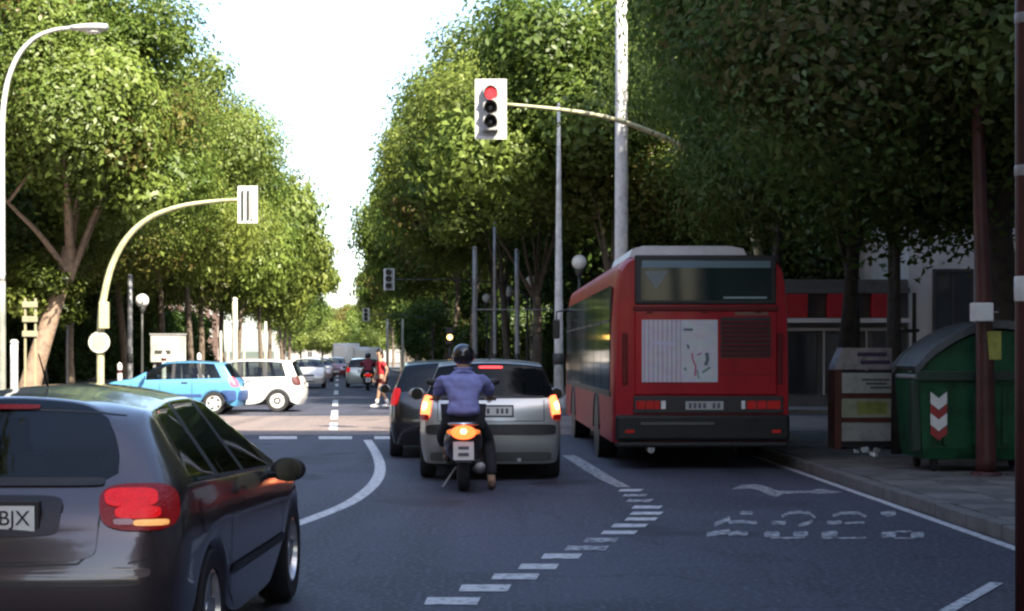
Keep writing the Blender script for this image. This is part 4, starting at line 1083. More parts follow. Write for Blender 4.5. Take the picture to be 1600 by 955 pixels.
        if depth:
            bm = bmesh.new(); bm.from_mesh(me); ret = bmesh.ops.extrude_face_region(bm, geom=bm.faces[:])
            for v in [g_ for g_ in ret['geom'] if isinstance(g_, bmesh.types.BMVert)]: v.co += -d * 0
            bm.free()
        return o
    def seam(s, name, pts, d, w=.007, m=None, off=.002, parent=None):
        d = Vector(d).normalized(); q = []
        P = [Vector(p) for p in pts]
        for a, b in zip(P[:-1], P[1:]):
            k = max(2, int((b - a).length / .05))
            for i in range(k): q.append(a.lerp(b, i / k))
        q.append(P[-1]); pts3 = []
        for p in q:
            h_, nn = s.hit(p, d)
            if h_ is None: continue
            if nn.dot(d) > 0: nn = -nn
            pts3.append((h_ + nn * off, nn))
        if len(pts3) < 2: return
        vs = []
        for i, (p, nn) in enumerate(pts3):
            a = pts3[max(i - 1, 0)][0]; b = pts3[min(i + 1, len(pts3) - 1)][0]; t = (b - a).normalized(); sd_ = t.cross(nn).normalized()
            vs += [p + sd_ * w / 2, p - sd_ * w / 2]
        me = bpy.data.meshes.new(name); me.from_pydata(vs, [], [(2 * i, 2 * i + 1, 2 * i + 3, 2 * i + 2) for i in range(len(pts3) - 1)]); me.update()
        return obj(name, me, m or M_TRIM, parent or s.root)
    def plate(s, z, txt=None, y_off=.012, align=0.0, marks=False, w=.52, h=.11, front=False, size=.095):
        d = (0, 1, 0) if not front else (0, -1, 0)
        q, nn = s.hit((0, 0 if not front else s.L, z), d); q2, _ = s.hit((.2, 0, z), d)
        y = q.y - y_off if not front else q.y + y_off
        y0, y1 = (y - .012, y) if not front else (y, y + .012)
        fr = MB().box(-w / 2 - .02, w / 2 + .02, y0 + (.004 if not front else -.02), y1 + (.03 if not front else -.004), z - h / 2 - .02, z + h / 2 + .02, .004).build('plate_holder', M_TRIM, s.root)
        pl = MB().box(-w / 2, w / 2, y0, y0 + .0035 if not front else y1, z - h / 2, z + h / 2).build('number_plate', M_PLATE, s.root) if not front else MB().box(-w / 2, w / 2, y1 - .0035, y1, z - h / 2, z + h / 2).build('number_plate', M_PLATE, s.root)
        yy = y0 - .002 if not front else y1 + .002
        if txt:
            me = text_mesh(txt, size); o = obj('plate_lettering', me, M_INK, pl, (align, yy, z)); o.rotation_euler = (R(90), 0, 0)
        if marks:
            g_ = random.Random(3); mk = MB()
            for k in range(8):
                if k == 4: continue
                x = -.21 + k * .058
                MB().box(x - .016, x + .016, min(yy, yy + .001), max(yy, yy + .001), z - .032, z + .032).build('plate_mark', mat('faded plate ink', (.10, .10, .11), .6), pl)
        return pl
    def mirror(s, y, z, m, r=.0, size=1.0):
        for sx in (-1, 1):
            x = sx * (s.W / 2 - .06)
            mb = MB(); mb.sphere((0, 0, 0), .1 * size, 16, 10, (1.05, .62, .72))
            o = mb.build('wing_mirror', m, s.root, (x + sx * .135, y, z), smooth=True)
            for v in o.data.vertices:
                if v.co.y < -.012: v.co.y = -.012 - (v.co.y + .012) * -.15
            MB().tube([(-sx * .16, .02, -.03), (-sx * .07, .01, -.02)], [.028, .03], 8).build('mirror_arm', M_TRIM, o)
            MB().lathe([(0, -.028), (.07 * size, -.028), (.07 * size, -.024)], 18, 'y').build('mirror_glass', mat('mirror glass', (.018, .02, .022), .12, metal=1.0), o)

# --- dark grey hatchback at the left, nearest the camera
P_AUDI = mat('aubergine metallic', (0.072, 0.053, 0.058), .28, metal=.55, coat=1.0)
a = Car('dark grey hatchback in the left foreground, seen from behind', 'car', (-2.315, 7.18, 0), R(-1.0), L=4.24, W=1.77, H=1.415, wb=2.58, roh=.82, wr=.32, belt=(.975, .875), col=P_AUDI,
        roof_rear=.52, cowl=(3.12, .97), ws_top=2.22, rear_lean=.22, sub=3, glass=M_GLASS, boxy=-.10, quarter_pillar=True, crown=.085)
a.wheel(M_RIM, 5)
L_RED = lamp_mat('tail lamp red', (0.36, 0.003, 0.005), (1.0, .006, .006), .15)
L_REDD = lamp_mat('tail lamp dark red', (0.09, 0.002, 0.003), (1.0, .006, .006), .03)
L_AMB = lamp_mat('tail lamp amber', (0.75, 0.45, 0.20), (1.0, .42, .10), .22)
for sx in (1, -1):
    D = (-sx * .42, 1, 0)
    h_ = a.patch('tail_lamp', L_REDD, (sx * .655, .2, .885), D, .35, .19, .010, 16, 3.0, .05)
    a.patch('brake_lens', L_RED, (sx * .615, .2, .922), D, .22, .075, .014, 12, 3.5, .04, parent=h_)
    a.patch('brake_lens', L_RED, (sx * .635, .2, .862), D, .19, .05, .014, 12, 3.5, .04, parent=h_)
    a.patch('indicator_lens', L_AMB, (sx * .69, .2, .820), D, .15, .026, .014, 10, 4, .02, parent=h_)
    a.patch('reverse_lens', mat('clear pink lens', (.42, .22, .22), .25), (sx * .565, .2, .825), D, .08, .024, .014, 8, 4, parent=h_)
# panel gaps of hatch, bumper and doors, handles, trim
a.seam('hatch_gap', [(-.53, .2, .94), (-.52, .2, .72), (-.45, .2, .655), (0, .2, .645), (.45, .2, .655), (.52, .2, .72), (.53, .2, .94)], (0, 1, 0), .009)
a.seam('bumper_gap', [(-.84, .2, .70), (-.6, .2, .655)], (.3, 1, 0), .008); a.seam('bumper_gap', [(.6, .2, .655), (.84, .2, .70)], (-.3, 1, 0), .008)
a.patch('bumper_strip', mat('bumper strip', (0.05, 0.046, 0.05), .35, metal=.4), (0, .2, .575), (0, 1, 0), 1.42, .026, .010, 24, 8)
a.patch('bumper_ledge', P_AUDI, (0, .2, .615), (0, 1, 0), 1.5, .05, .022, 24, 6)
a.patch('hatch_crease', P_AUDI, (0, .2, .765), (0, 1, 0), 1.05, .20, .008, 20, 6)
a.patch('plate_recess', mat('recess paint', (0.03, 0.026, 0.03), .4, metal=.4), (0, .2, .85), (0, 1, 0), .72, .165, .012, 14, 7)
a.patch('window_surround', M_TRIM, (0, .2, .99), (0, 1, 0), 1.02, .035, .008, 20, 8)
a.plate(.848, 'BJX', .026, align=.172, size=.09)
a.seam('roof_spoiler_gap', [(-.52, .2, 1.325), (0, .2, 1.342), (.52, .2, 1.325)], (0, 1, -.15), .012)
a.patch('high_brake_lamp', L_REDD, (0, .2, 1.335), (0, 1, -.1), .30, .022, .010, 10, 6)
for sx in (1, -1):
    d = (-sx, 0, 0); X_ = sx
    a.seam('door_gap', [(X_, 1.36, 1.02), (X_, 1.33, .82), (X_, 1.22, .60), (X_, 1.27, .36), (X_, 1.45, .27)], d, .008)
    a.seam('door_gap', [(X_, 2.86, .92), (X_, 2.88, .60), (X_, 2.84, .28)], d, .008)
    a.seam('belt_moulding', [(X_, .70, .968), (X_, 1.6, .935), (X_, 2.85, .89)], d, .016, M_TRIM)
    a.seam('waist_crease', [(X_, .55, .80), (X_, 1.6, .775), (X_, 3.0, .745)], d, .012, P_AUDI, .006)
    a.seam('side_moulding', [(X_, 1.24, .47), (X_, 2.0, .465), (X_, 2.96, .46)], d, .05, M_TRIM, .009)
    a.patch('door_handle', P_AUDI, (X_, 1.58, .845), d, .20, .036, .022, 8, 5)
    a.patch('fuel_flap' if sx > 0 else 'side_marker', P_AUDI, (X_, .66, .80), d, .16, .16, .003, 8, 3)
    a.patch('head_lamp', mat('clear lamp', (.6, .62, .65), .1, coat=1), (sx * .62, 4.2, .66), (-sx * .45, -1, 0), .34, .15, .008, 10, 3.5)
a.mirror(2.58, .885, M_TRIM, size=1.0)
MB().tube([(.0, 1.05, 1.40), (0, .90, 1.56)], [.006, .003], 6).build('roof_aerial', M_TRIM, a.root)
MB().tube([(-.50, .14, .30), (-.50, .02, .29)], [.035, .038], 12).build('exhaust', M_CHROME, a.root)

# --- silver hatchback in the middle, turning to the left
P_SILV = mat('silver metallic', (0.40, 0.41, 0.40), .34, metal=.6, coat=.8)
M_GREYB = mat('grey bumper paint', (0.33, 0.345, 0.33), .4, metal=.4, coat=.5)
ang = R(2)
b = Car('silver hatchback with glowing brake lamps behind the scooter rider', 'car', (-.26, 20.62, 0), ang, L=4.0, W=1.80, H=1.52, wb=2.48, roh=.70, wr=.30, belt=(1.02, .96), col=P_SILV, roof_rear=.29, cowl=(3.05, 1.05), ws_top=2.25,
        rear_lean=.14, glass=M_GLASSD, bumperm=M_GREYB, sub=3)
b.wheel(M_RIM, 5)
L_BR = lamp_mat('brake lamp glowing', (0.75, 0.10, 0.03), (1.0, .16, .05), 1.5); L_CORE = lamp_mat('brake filament', (1, .4, .1), (1.0, .45, .16), 3.2)
for sx in (1, -1):
    D = (-sx * .45, 1, 0)
    h_ = b.patch('tail_lamp', L_BR, (sx * .79, .2, .905), D, .20, .30, .012, 12, 3.5)
    b.patch('bulb_glow', L_CORE, (sx * .785, .2, .925), D, .09, .11, .016, 8, 2.2, parent=h_)
    b.patch('lower_lens', L_REDD, (sx * .79, .2, .785), D, .18, .07, .016, 8, 5, parent=h_)
b.patch('rubbing_strip', M_TRIM, (0, .2, .635), (0, 1, 0), 1.60, .13, .014, 24, 8)
b.patch('lower_valance', mat('grey valance', (.10, .105, .10), .6), (0, .2, .30), (0, 1, 0), 1.5, .12, .008, 20, 8)
b.patch('handle_trim', mat('pale trim', (.62, .62, .60), .3, metal=.6), (0, .2, .76), (0, 1, 0), .62, .04, .014, 10, 6)
b.seam('hatch_gap', [(-.66, .2, 1.0), (-.66, .2, .74), (.66, .2, .74), (.66, .2, 1.0)], (0, 1, 0), .01)
b.patch('window_surround', M_TRIM, (0, .2, 1.035), (0, 1, 0), 1.34, .03, .008, 20, 8)
b.plate(.865, None, .02, marks=True)
b.patch('high_brake_lamp', lamp_mat('high brake lamp', (.5, .02, .03), (1, .06, .06), .8), (0, .2, 1.405), (0, 1, -.1), .30, .03, .012, 10, 5)
MB().tube([(.0, .75, 1.495), (0, .55, 1.72)], [.007, .003], 6).build('roof_aerial', M_TRIM, b.root)
for sx in (1, -1):
    d = (-sx, 0, 0); X_ = sx
    b.seam('door_gap', [(X_, 1.25, 1.02), (X_, 1.2, .7), (X_, 1.25, .3)], d, .01); b.seam('door_gap', [(X_, 2.05, .99), (X_, 2.05, .3)], d, .01); b.seam('door_gap', [(X_, 2.9, .95), (X_, 2.86, .3)], d, .01)
    b.seam('side_moulding', [(X_, 1.1, .55), (X_, 2.9, .55)], d, .07, M_TRIM, .008)
    b.patch('door_handle', M_TRIM, (X_, 1.45, .90), d, .18, .035, .02, 6, 5); b.patch('door_handle', M_TRIM, (X_, 2.25, .89), d, .18, .035, .02, 6, 5)
    b.patch('head_lamp', MATS['clear lamp'], (sx * .62, 4.0, .70), (-sx * .45, -1, 0), .34, .18, .008, 10, 3.5)
b.mirror(2.66, 1.02, P_SILV, size=1.15)
MB().tube([(.35, .12, .27), (.35, .0, .26)], [.03, .03], 10).build('exhaust', M_POLEG, b.root)

# --- dark car waiting ahead of the silver one, a little to its left
P_DARK = mat('black metallic', (0.020, 0.021, 0.024), .28, metal=.4, coat=.9)
k_ = Car('dark car ahead and left of the silver hatchback', 'car', (-.98, 25.0, 0), R(4), L=4.2, W=1.74, H=1.50, wb=2.5, roh=.75, wr=.30, belt=(1.0, .94), col=P_DARK, roof_rear=.42, cowl=(3.1, 1.02), ws_top=2.3, rear_lean=.16, glass=M_GLASS, sub=2)
k_.wheel(M_RIM, 5)
for sx in (1, -1):
    k_.patch('tail_lamp', L_RED, (sx * .76, .2, .93), (-sx * .45, 1, 0), .18, .26, .012, 10, 3.5)
    k_.seam('door_gap', [(sx, 1.3, .95), (sx, 1.3, .3)], (-sx, 0, 0), .01); k_.seam('door_gap', [(sx, 2.1, .95), (sx, 2.1, .3)], (-sx, 0, 0), .01)
    k_.patch('head_lamp', MATS['clear lamp'], (sx * .62, 4.2, .68), (-sx * .45, -1, 0), .34, .17, .008, 8, 3.5)
    k_.seam('roof_rail', [(sx, .55, 1.40), (sx, 1.2, 1.43), (sx, 2.2, 1.40)], (-sx, 0, -.35), .03, M_CHROME, .02)
k_.mirror(2.7, 1.0, P_SILV); k_.plate(.82, None)
# --- cars crossing at the junction: rear to the right
def side_car(label, xr, yside, col, L, W, H, wr, rimm, group, lampm, gl, spokes=5, **kw):
    c_ = Car(label, 'car', (xr, yside + W / 2, 0), R(90), L=L, W=W, H=H, wr=wr, col=col, group=group, glass=gl, **kw)
    c_.wheel(rimm, spokes)
    for sx in (1, -1):
        c_.patch('tail_lamp', lampm, (sx * W * .42, .2, .86), (-sx * .6, 1, 0), .22, .26, .012, 8, 3)
        d = (-sx, 0, 0); X_ = sx
        for yy in (1.25, 2.1, 2.85):
            if yy < L - .9: c_.seam('door_gap', [(X_, yy, .95), (X_, yy, .3)], d, .012)
        c_.patch('door_handle', M_TRIM, (X_, 1.45, .84), d, .17, .035, .018, 6, 5)
        c_.patch('head_lamp', MATS['clear lamp'], (sx * W * .36, L, .66), (-sx * .45, -1, 0), .32, .17, .008, 8, 3.5)
    c_.mirror(2.5, .96, col)
    c_.plate(.74, None)
    return c_
P_BLUE = paint('light blue paint', (0.10, 0.32, 0.56), .25); P_WHITE = paint('white paint', (0.78, 0.78, 0.75), 0.0)
M_HUB = mat('bright hubcap', (0.72, 0.72, 0.70), .35, metal=.2)
bc = side_car('light blue hatchback crossing the junction, behind the dark car roof', -7.16, 43.7, P_BLUE, 3.85, 1.66, 1.43, .30, M_HUB, 'cars crossing the junction', lamp_mat('pink tail lamp', (.6, .10, .16), (1, .2, .25), .1), M_GLASS, belt=(.96, .90), roof_rear=.45, cowl=(2.85, .98), ws_top=2.1, roh=.68, wb=2.45, rear_lean=.2)
for sx in (1, -1): bc.seam('side_moulding', [(sx, 1.0, .5), (sx, 2.7, .5)], (-sx, 0, 0), .08, mat('dark blue trim', (.03, .07, .20), .5), .008)
bc.patch('rear_bumper_trim', MATS['dark blue trim'], (0, .2, .50), (0, 1, 0), 1.5, .28, .012, 16, 6)
for sx in (1, -1): bc.patch('rear_bumper_trim', MATS['dark blue trim'], (sx, .24, .50), (-sx, .25, 0), .40, .28, .012, 10, 6)
wc = side_car('white hatchback behind the blue one at the junction', -5.80, 45.75, P_WHITE, 3.75, 1.66, 1.47, .31, M_HUB, 'cars crossing the junction', lamp_mat('dark tail lamp', (.10, .03, .03), (1, .1, .1), 0.0), M_GLASS, 8, belt=(.97, .92), roof_rear=.30, cowl=(2.85, 1.0), ws_top=2.05, roh=.66, wb=2.40, rear_lean=.12)
# --- cars up the street
def street_car(label, px, Y, heading, col, L=4.1, W=1.7, H=1.45, front=False):
    X = (px - 800) / FOC * Y
    c_ = Car(label, 'car', (X, Y if not front else Y + L, 0), heading + (math.pi if front else 0), L=L, W=W, H=H, wr=.30, col=col, glass=M_GLASS, wb=2.45, roh=.72, group='cars farther up the street', cowl=(2.95 * L / 4.1, 1.0), ws_top=2.2 * L / 4.1)
    c_.wheel(M_HUB, 6)
    for sx in (1, -1):
        c_.patch('tail_lamp', L_RED, (sx * .70, .2, .86), (-sx * .4, 1, 0), .2, .24, .012, 8, 3)
        c_.patch('head_lamp', MATS['clear lamp'], (sx * W * .36, L, .66), (-sx * .45, -1, 0), .34, .17, .008, 8, 3.5)
    c_.mirror(2.5, .97, col); c_.plate(.80, None)
    if front: c_.plate(.42, None, front=True); c_.patch('grille', M_TRIM, (0, L, .60), (0, -1, 0), .6, .10, .01, 8, 6)
    return c_
hd_ = math.atan(-SL)
street_car('white car coming down the street behind the white hatchback', 467, 79, hd_, P_WHITE, front=True)
street_car('pale car with red tail lamps waiting beyond the pedestrian in red', 568, 81, hd_, paint('pale green grey paint', (.45, .50, .45)), W=1.72)
street_car('distant red car in the far lane', 515, 118, hd_, paint('faded red paint', (.40, .12, .11)), front=True)
street_car('distant pale pink car beyond the white one', 487, 98, hd_, paint('pale rose paint', (.55, .40, .38)), front=True)
# white vans in the distance
def van(label, px, Y, w, h, L):
    X = (px - 800) / FOC * Y
    r = empty('delivery_van', (X, Y, 0), hd_, label, 'van', 'white vans up the street')
    MB().box(-w / 2, w / 2, 0, L * .72, .45, h, .10).build('cargo_box', P_WHITE, r, auto=40)
    MB().prism([(L * .725, .4), (L, .4), (L, 1.0), (L * .93, 1.15), (L * .82, h * .82), (L * .725, h * .85)], 'x', -w / 2 + .06, w / 2 - .06).build('cab', P_WHITE, r)
    for sx in (-1, 1):
        MB().box(sx * w * .25 - w * .2, sx * w * .25 + w * .2, -.025, -.002, .6, h - .2, .01).build('rear_door', P_WHITE, r)
        MB().box(sx * w * .44 - .06, sx * w * .44 + .06, -.06, -.027, .75, 1.05, .01).build('tail_lamp', L_RED, r)
        for y in (L * .18, L * .85):
            wh = MB().lathe([(.0, -.1), (.32, -.1), (.34, -.06), (.34, .06), (.32, .1), (0, .1)], 20, 'x', (sx * (w / 2 - .13), y, .34)).build('wheel', M_RUB, r)
            MB().lathe([(0, .0), (.19, 0), (.2, .012)], 16, 'x', (sx * (w / 2 - .02) , y, .34)).build('hub', M_HUB, wh)
    MB().box(-w / 2 - .02, w / 2 + .02, -.12, -.001, .38, .55, .02).build('rear_bumper', M_TRIM, r)
    MB().box(-.26, .26, -.135, -.121, .40, .51).build('number_plate', M_PLATE, r)
van('white box van in the middle distance left of the pale car', 541, 128, 2.05, 2.5, 5.2)
van('second white van beyond the pale car roof', 574, 116, 1.9, 2.15, 4.8)

# ------------------------------------------------------------------ the red bus
P_BUS = mat('bus red paint', (0.33, 0.003, 0.012), .42, spec=.22, coat=.12, var=.25, scale=1.5)
P_BUSD = mat('bus dark red', (0.11, 0.002, 0.006), .45, spec=.3)
BW, BL, BH = 2.44, 11.9, 2.92
bus = empty('city_bus', (2.60, 22.75, 0), R(1.3), 'red city bus seen from behind, waiting in the bus lane', 'bus')
def prof(y):      # half width and height taper of the shell towards the tail
    k = interp(y, [(0, .965), (.12, .99), (.35, 1.0), (BL - .3, 1), (BL, .95)]); return k
def bus_section(y, k):
    hw = BW / 2 * k; top = BH - (1 - k) * 1.2
    pts = [(-hw, .36), (-hw, .95), (-hw, 1.30), (-hw + .015, 2.0), (-hw + .05, 2.55)]
    r = .26
    for i in range(7):
        a = math.pi * (1 - i / 12); pts.append((-hw + .07 + r + r * math.cos(a), top - r + r * math.sin(a)))
    full = pts + [(-p[0], p[1]) for p in pts[::-1]]
    return [(p[0], y, p[1]) for p in full]
ysb = [.0, .04, .12, .3, .8, 2.0, 2.35, 3.5, 3.85, 5.2, 6.6, 8.0, 8.35, 9.5, 9.85, 11.0, 11.6, BL]
shell = MB(); sec = [bus_section(y, prof(y)) for y in ysb]; n = len(sec[0])
vs = [p for s_ in sec for p in s_]; fs = []
for i in range(len(ysb) - 1):
    for k in range(n - 1):
        fs.append((i * n + k, i * n + k + 1, (i + 1) * n + k + 1, (i + 1) * n + k))
fs.append(tuple(range(n))); fs.append(tuple((len(ysb) - 1) * n + k for k in range(n))[::-1])
for i in range(len(ysb) - 1): fs.append((i * n, (i + 1) * n, (i + 1) * n + n - 1, i * n + n - 1))
shell.add(vs, fs); shell.build('shell', P_BUS, bus, auto=32)
def bx(nm, m, x0, x1, y0, y1, z0, z1, bev=.01, parent=None): return MB().box(x0, x1, y0, y1, z0, z1, bev).build(nm, m, parent or bus)
def bp(px): return (px - 1097.5) / 114.0            # photo column to metres across the tail
def bz(py): return EYE - (py - HOR) / 114.0
M_BGLASS = mat('bus glass', (0.008, 0.022, 0.022), .05, spec=.2)
# rear window with surround and inner blind
bx('window_surround', M_TRIM, bp(992), bp(1213), -.022, .06, bz(476), bz(399), .02)
w_ = bx('rear_window', M_BGLASS, bp(1001), bp(1206), -.030, -.0225, bz(470), bz(407), .0)
bx('sunshade', mat('pale blue blind', (.12, .20, .24), .4), bp(1003), bp(1204), -.036, -.031, bz(419), bz(408), .0, w_)
tri = MB().prism([(bp(1006), bz(424)), (bp(1044), bz(424)), (bp(1025), bz(452))], 'y', -.037, -.031).build('sticker', mat('pale sticker', (.16, .19, .19), .5), w_)
bx('pale_strip', mat('pale teal', (.25, .36, .36), .4), bp(1130), bp(1198), -.036, -.031, bz(467), bz(464), 0, w_)  # thin pale teal strip low on the window
# engine door, louvres, advert
bx('engine_door', P_BUS, bp(992), bp(1214), -.030, .05, bz(617), bz(487), .015)
bx('upper_ledge', P_BUSD, bp(990), bp(1216), -.038, .05, bz(486), bz(479), .006)
for k in range(8):
    z = bz(502 + 7.2 * k); lv = bx('louvre', P_BUSD, bp(1128), bp(1202), -.052, -.031, z - .030, z + .006, .004)
bx('vent_backing', M_TRIM, bp(1126), bp(1204), -.0335, -.0305, bz(559), bz(496), 0)
def advert_mat():
    m = bpy.data.materials.new('advert print'); m.use_nodes = True; nt = m.node_tree; b_ = nt.nodes['Principled BSDF']; b_.inputs['Roughness'].default_value = .45
    tc = nt.nodes.new('ShaderNodeTexCoord'); sx = nt.nodes.new('ShaderNodeSeparateXYZ'); nt.links.new(tc.outputs['Generated'], sx.inputs[0])
    wv = nt.nodes.new('ShaderNodeTexWave'); wv.inputs['Scale'].default_value = 5.2; wv.inputs['Distortion'].default_value = .4; wv.bands_direction = 'X'; nt.links.new(tc.outputs['Generated'], wv.inputs['Vector'])
    lt = nt.nodes.new('ShaderNodeMath'); lt.operation = 'LESS_THAN'; lt.inputs[1].default_value = .52; nt.links.new(sx.outputs['X'], lt.inputs[0])
    mu = nt.nodes.new('ShaderNodeMath'); mu.operation = 'MULTIPLY'; nt.links.new(lt.outputs[0], mu.inputs[0]); nt.links.new(wv.outputs['Fac'], mu.inputs[1])
    m2 = nt.nodes.new('ShaderNodeMath'); m2.operation = 'MULTIPLY'; m2.inputs[1].default_value = .8; nt.links.new(mu.outputs[0], m2.inputs[0])
    mx = nt.nodes.new('ShaderNodeMix'); mx.data_type = 'RGBA'; mx.inputs[6].default_value = (.66, .67, .69, 1); mx.inputs[7].default_value = (.46, .34, .46, 1)
    nt.links.new(m2.outputs[0], mx.inputs[0])
    nz = nt.nodes.new('ShaderNodeTexNoise'); nz.inputs['Scale'].default_value = 7; nt.links.new(tc.outputs['Generated'], nz.inputs['Vector'])
    m3 = nt.nodes.new('ShaderNodeMix'); m3.data_type = 'RGBA'; m3.blend_type = 'MULTIPLY'; m3.inputs[0].default_value = .35
    nt.links.new(mx.outputs[2], m3.inputs[6]); nt.links.new(nz.outputs['Color'], m3.inputs[7]); nt.links.new(m3.outputs[2], b_.inputs['Base Color']); return m
ad = bx('advert_panel', advert_mat(), bp(1003), bp(1121), -.046, -.031, bz(597), bz(500), .0)
M_ADM = mat('advert marks', (.10, .14, .15), .5); M_ADP = mat('advert pink', (.42, .13, .20), .5); M_ADG = mat('advert green', (.12, .25, .18), .5)
def adstroke(pts, w, m, nm='print_mark'):
    P_ = [(980 + a / 3.673, 480 + b_ / 3.673) for a, b_ in pts]; P_ = [(bp(a), bz(b_)) for a, b_ in P_]
    L_, R_ = ribbon(P_, w); k = len(P_); me = bpy.data.meshes.new(nm)
    me.from_pydata([(x, -.0485, z) for x, z in L_ + R_], [], [(i, i + 1, k + i + 1, k + i) for i in range(k - 1)]); me.update(); return obj(nm, me, m, ad)
adstroke([(322, 130), (375, 130)], .035, M_ADM); adstroke([(345, 215), (352, 240)], .03, M_ADM); adstroke([(370, 265), (375, 300), (392, 340), (388, 395)], .026, M_ADP)
adstroke([(455, 262), (460, 300), (448, 335)], .05, M_ADM); adstroke([(330, 345), (335, 365)], .03, M_ADG); adstroke([(430, 375), (475, 345)], .03, M_ADG); adstroke([(400, 275), (425, 265)], .02, M_ADP); adstroke([(400, 360), (410, 410)], .02, M_ADG)
adstroke([(150, 200), (280, 215)], .05, mat('advert lilac', (.50, .48, .60), .5))
for z_ in (bz(549), bz(585)): bx('panel_gap', P_BUSD, bp(1126), bp(1212), -.0315, -.0302, z_ - .006, z_ + .006, 0)
bx('maker_badge', mat('dull badge', (.16, .09, .06), .5), bp(1148), bp(1200), -.040, -.031, bz(493), bz(488), 0)
for sx in (-1, 1): MB().box(sx * 1.06 - .035, sx * 1.06 + .035, -.045, -.001, bz(600), bz(520), .01).build('corner_moulding', P_BUSD, bus)
for k in range(3): bx('door_hinge', P_BUSD, bp(1010 + 85 * k), bp(1020 + 85 * k), -.042, -.031, bz(490), bz(487), .002)
# lamps row, plate, bumper
bx('lamp_panel', M_TRIM, bp(990), bp(1224), -.032, .05, bz(646), bz(619), .012)
for a_, b_, m in ((994, 1008, L_REDD), (1009, 1021, L_REDD), (1022, 1031, L_REDD), (1033, 1040, M_WHITEP), (1158, 1164, M_WHITEP), (1167, 1181, L_REDD), (1183, 1197, L_REDD), (1199, 1219, L_REDD)):
    bx('rear_lamp', m, bp(a_), bp(b_), -.046, -.033, bz(639), bz(626), .004)
pl = bx('number_plate', mat('dull plate', (.40, .40, .39), .5), bp(1071), bp(1130), -.046, -.033, bz(640), bz(627), 0)
for k in range(7):
    if k != 4: bx('plate_mark', MATS['faded plate ink'], bp(1076 + 7.4 * k), bp(1080.5 + 7.4 * k), -.0475, -.0465, bz(638), bz(629.5), 0, pl)
M_BUMP = mat('bus bumper', (.013, .016, .016), .5, spec=.3, var=.3, scale=3)
bx('bumper', M_BUMP, -BW / 2 + .03, BW / 2 - .03, -.10, .10, bz(688), bz(648), .04)
bx('lower_skirt', M_TRIM, -BW / 2 + .05, BW / 2 - .05, -.05, .4, .30, bz(689), .03)
bx('bumper_strip', mat('bumper dull strip', (.07, .08, .08), .5), -.85, .15, -.112, -.1005, bz(663), bz(659), 0)
for sx in (-1, 1): bx('reflector', L_REDD, sx * 1.0 - .06, sx * 1.0 + .06, -.112, -.1005, bz(676), bz(671), 0)
# white roof unit and roof edge
MB().prism([(-.98, 2.91), (-.94, 3.02), (-.80, 3.065), (.42, 3.065), (.60, 3.03), (.66, 2.91)], 'y', .22, 3.2).build('roof_unit', mat('white roof unit', (.66, .69, .70), .4, var=.15, scale=3), bus, auto=30)
bx('roof_hatch', M_LGREY, -.5, .5, 5.2, 6.1, 2.90, 2.99, .02)
# sides: window band, doors line, wheels
for sx in (-1, 1):
    for k in range(7):
        y0 = .55 + k * 1.55
        g_ = MB().prism([(y0, 1.05), (y0 + 1.49, 1.05), (y0 + 1.49, 2.52), (y0, 2.52)], 'x', sx * (BW / 2 - .03), sx * (BW / 2 + .006)).build('side_window', M_BGLASS, bus)
        MB().box(sx * (BW / 2 + .007) - .004, sx * (BW / 2 + .007) + .004, y0 + .03, y0 + 1.43, 2.02, 2.06).build('sliding_rail', M_TRIM, g_)
    MB().prism([(.45, .98), (11.4, .98), (11.4, 1.06), (.45, 1.06)], 'x', sx * (BW / 2 - .02), sx * (BW / 2 + .016)).build('side_trim', M_TRIM, bus)
    for y in (3.0, 9.0):
        t_ = MB().lathe([(.30, -.14), (.46, -.15), (.485, -.12), (.49, -.08), (.49, .08), (.485, .12), (.46, .15), (.30, .14)], 28, 'x', closed=True).build('wheel', M_RUB, bus, (sx * (BW / 2 - .15), y, .49), auto=50)
        MB().lathe([(.0, sx * .06), (.16, sx * .07), (.20, sx * .10), (.30, sx * .12), (.31, sx * .10)], 24, 'x').build('rim', M_POLEG, t_, smooth=True)
        MB().tube([(sx * (BW / 2 + .004), y + .59 * math.cos(R(4 + 172 * i / 16)), .40 + .59 * math.sin(R(4 + 172 * i / 16))) for i in range(17)], .022, 6).build('arch_trim', M_TRIM, bus, smooth=True)
        MB().lathe([(0, -.01), (.56, -.01), (.56, .004), (0, .004)], 28, 'x', (sx * (BW / 2 - .004 - (.0)), y, .49)).build('wheel_well', M_BLACK, bus)
    mr_ = MB().box(sx * 1.42 - .07, sx * 1.42 + .07, 11.55, 11.65, 1.9, 2.3, .03).build('door_mirror', M_BLACK, bus)
    MB().tube([(sx * 1.20, 11.6, 2.5), (sx * 1.42, 11.6, 2.45), (sx * 1.42, 11.6, 2.3)], .02, 6).build('mirror_arm', M_BLACK, mr_)
bx('windscreen', M_BGLASS, -1.1, 1.1, BL - .02, BL + .012, 1.15, 2.5, .01)
bx('chassis', M_BLACK, -.9, .9, .35, 11.5, .28, .36, 0)
MB().tube([(-.7, .3, .27), (-.7, -.02, .27)], .05, 12).build('exhaust', M_POLEG, bus)

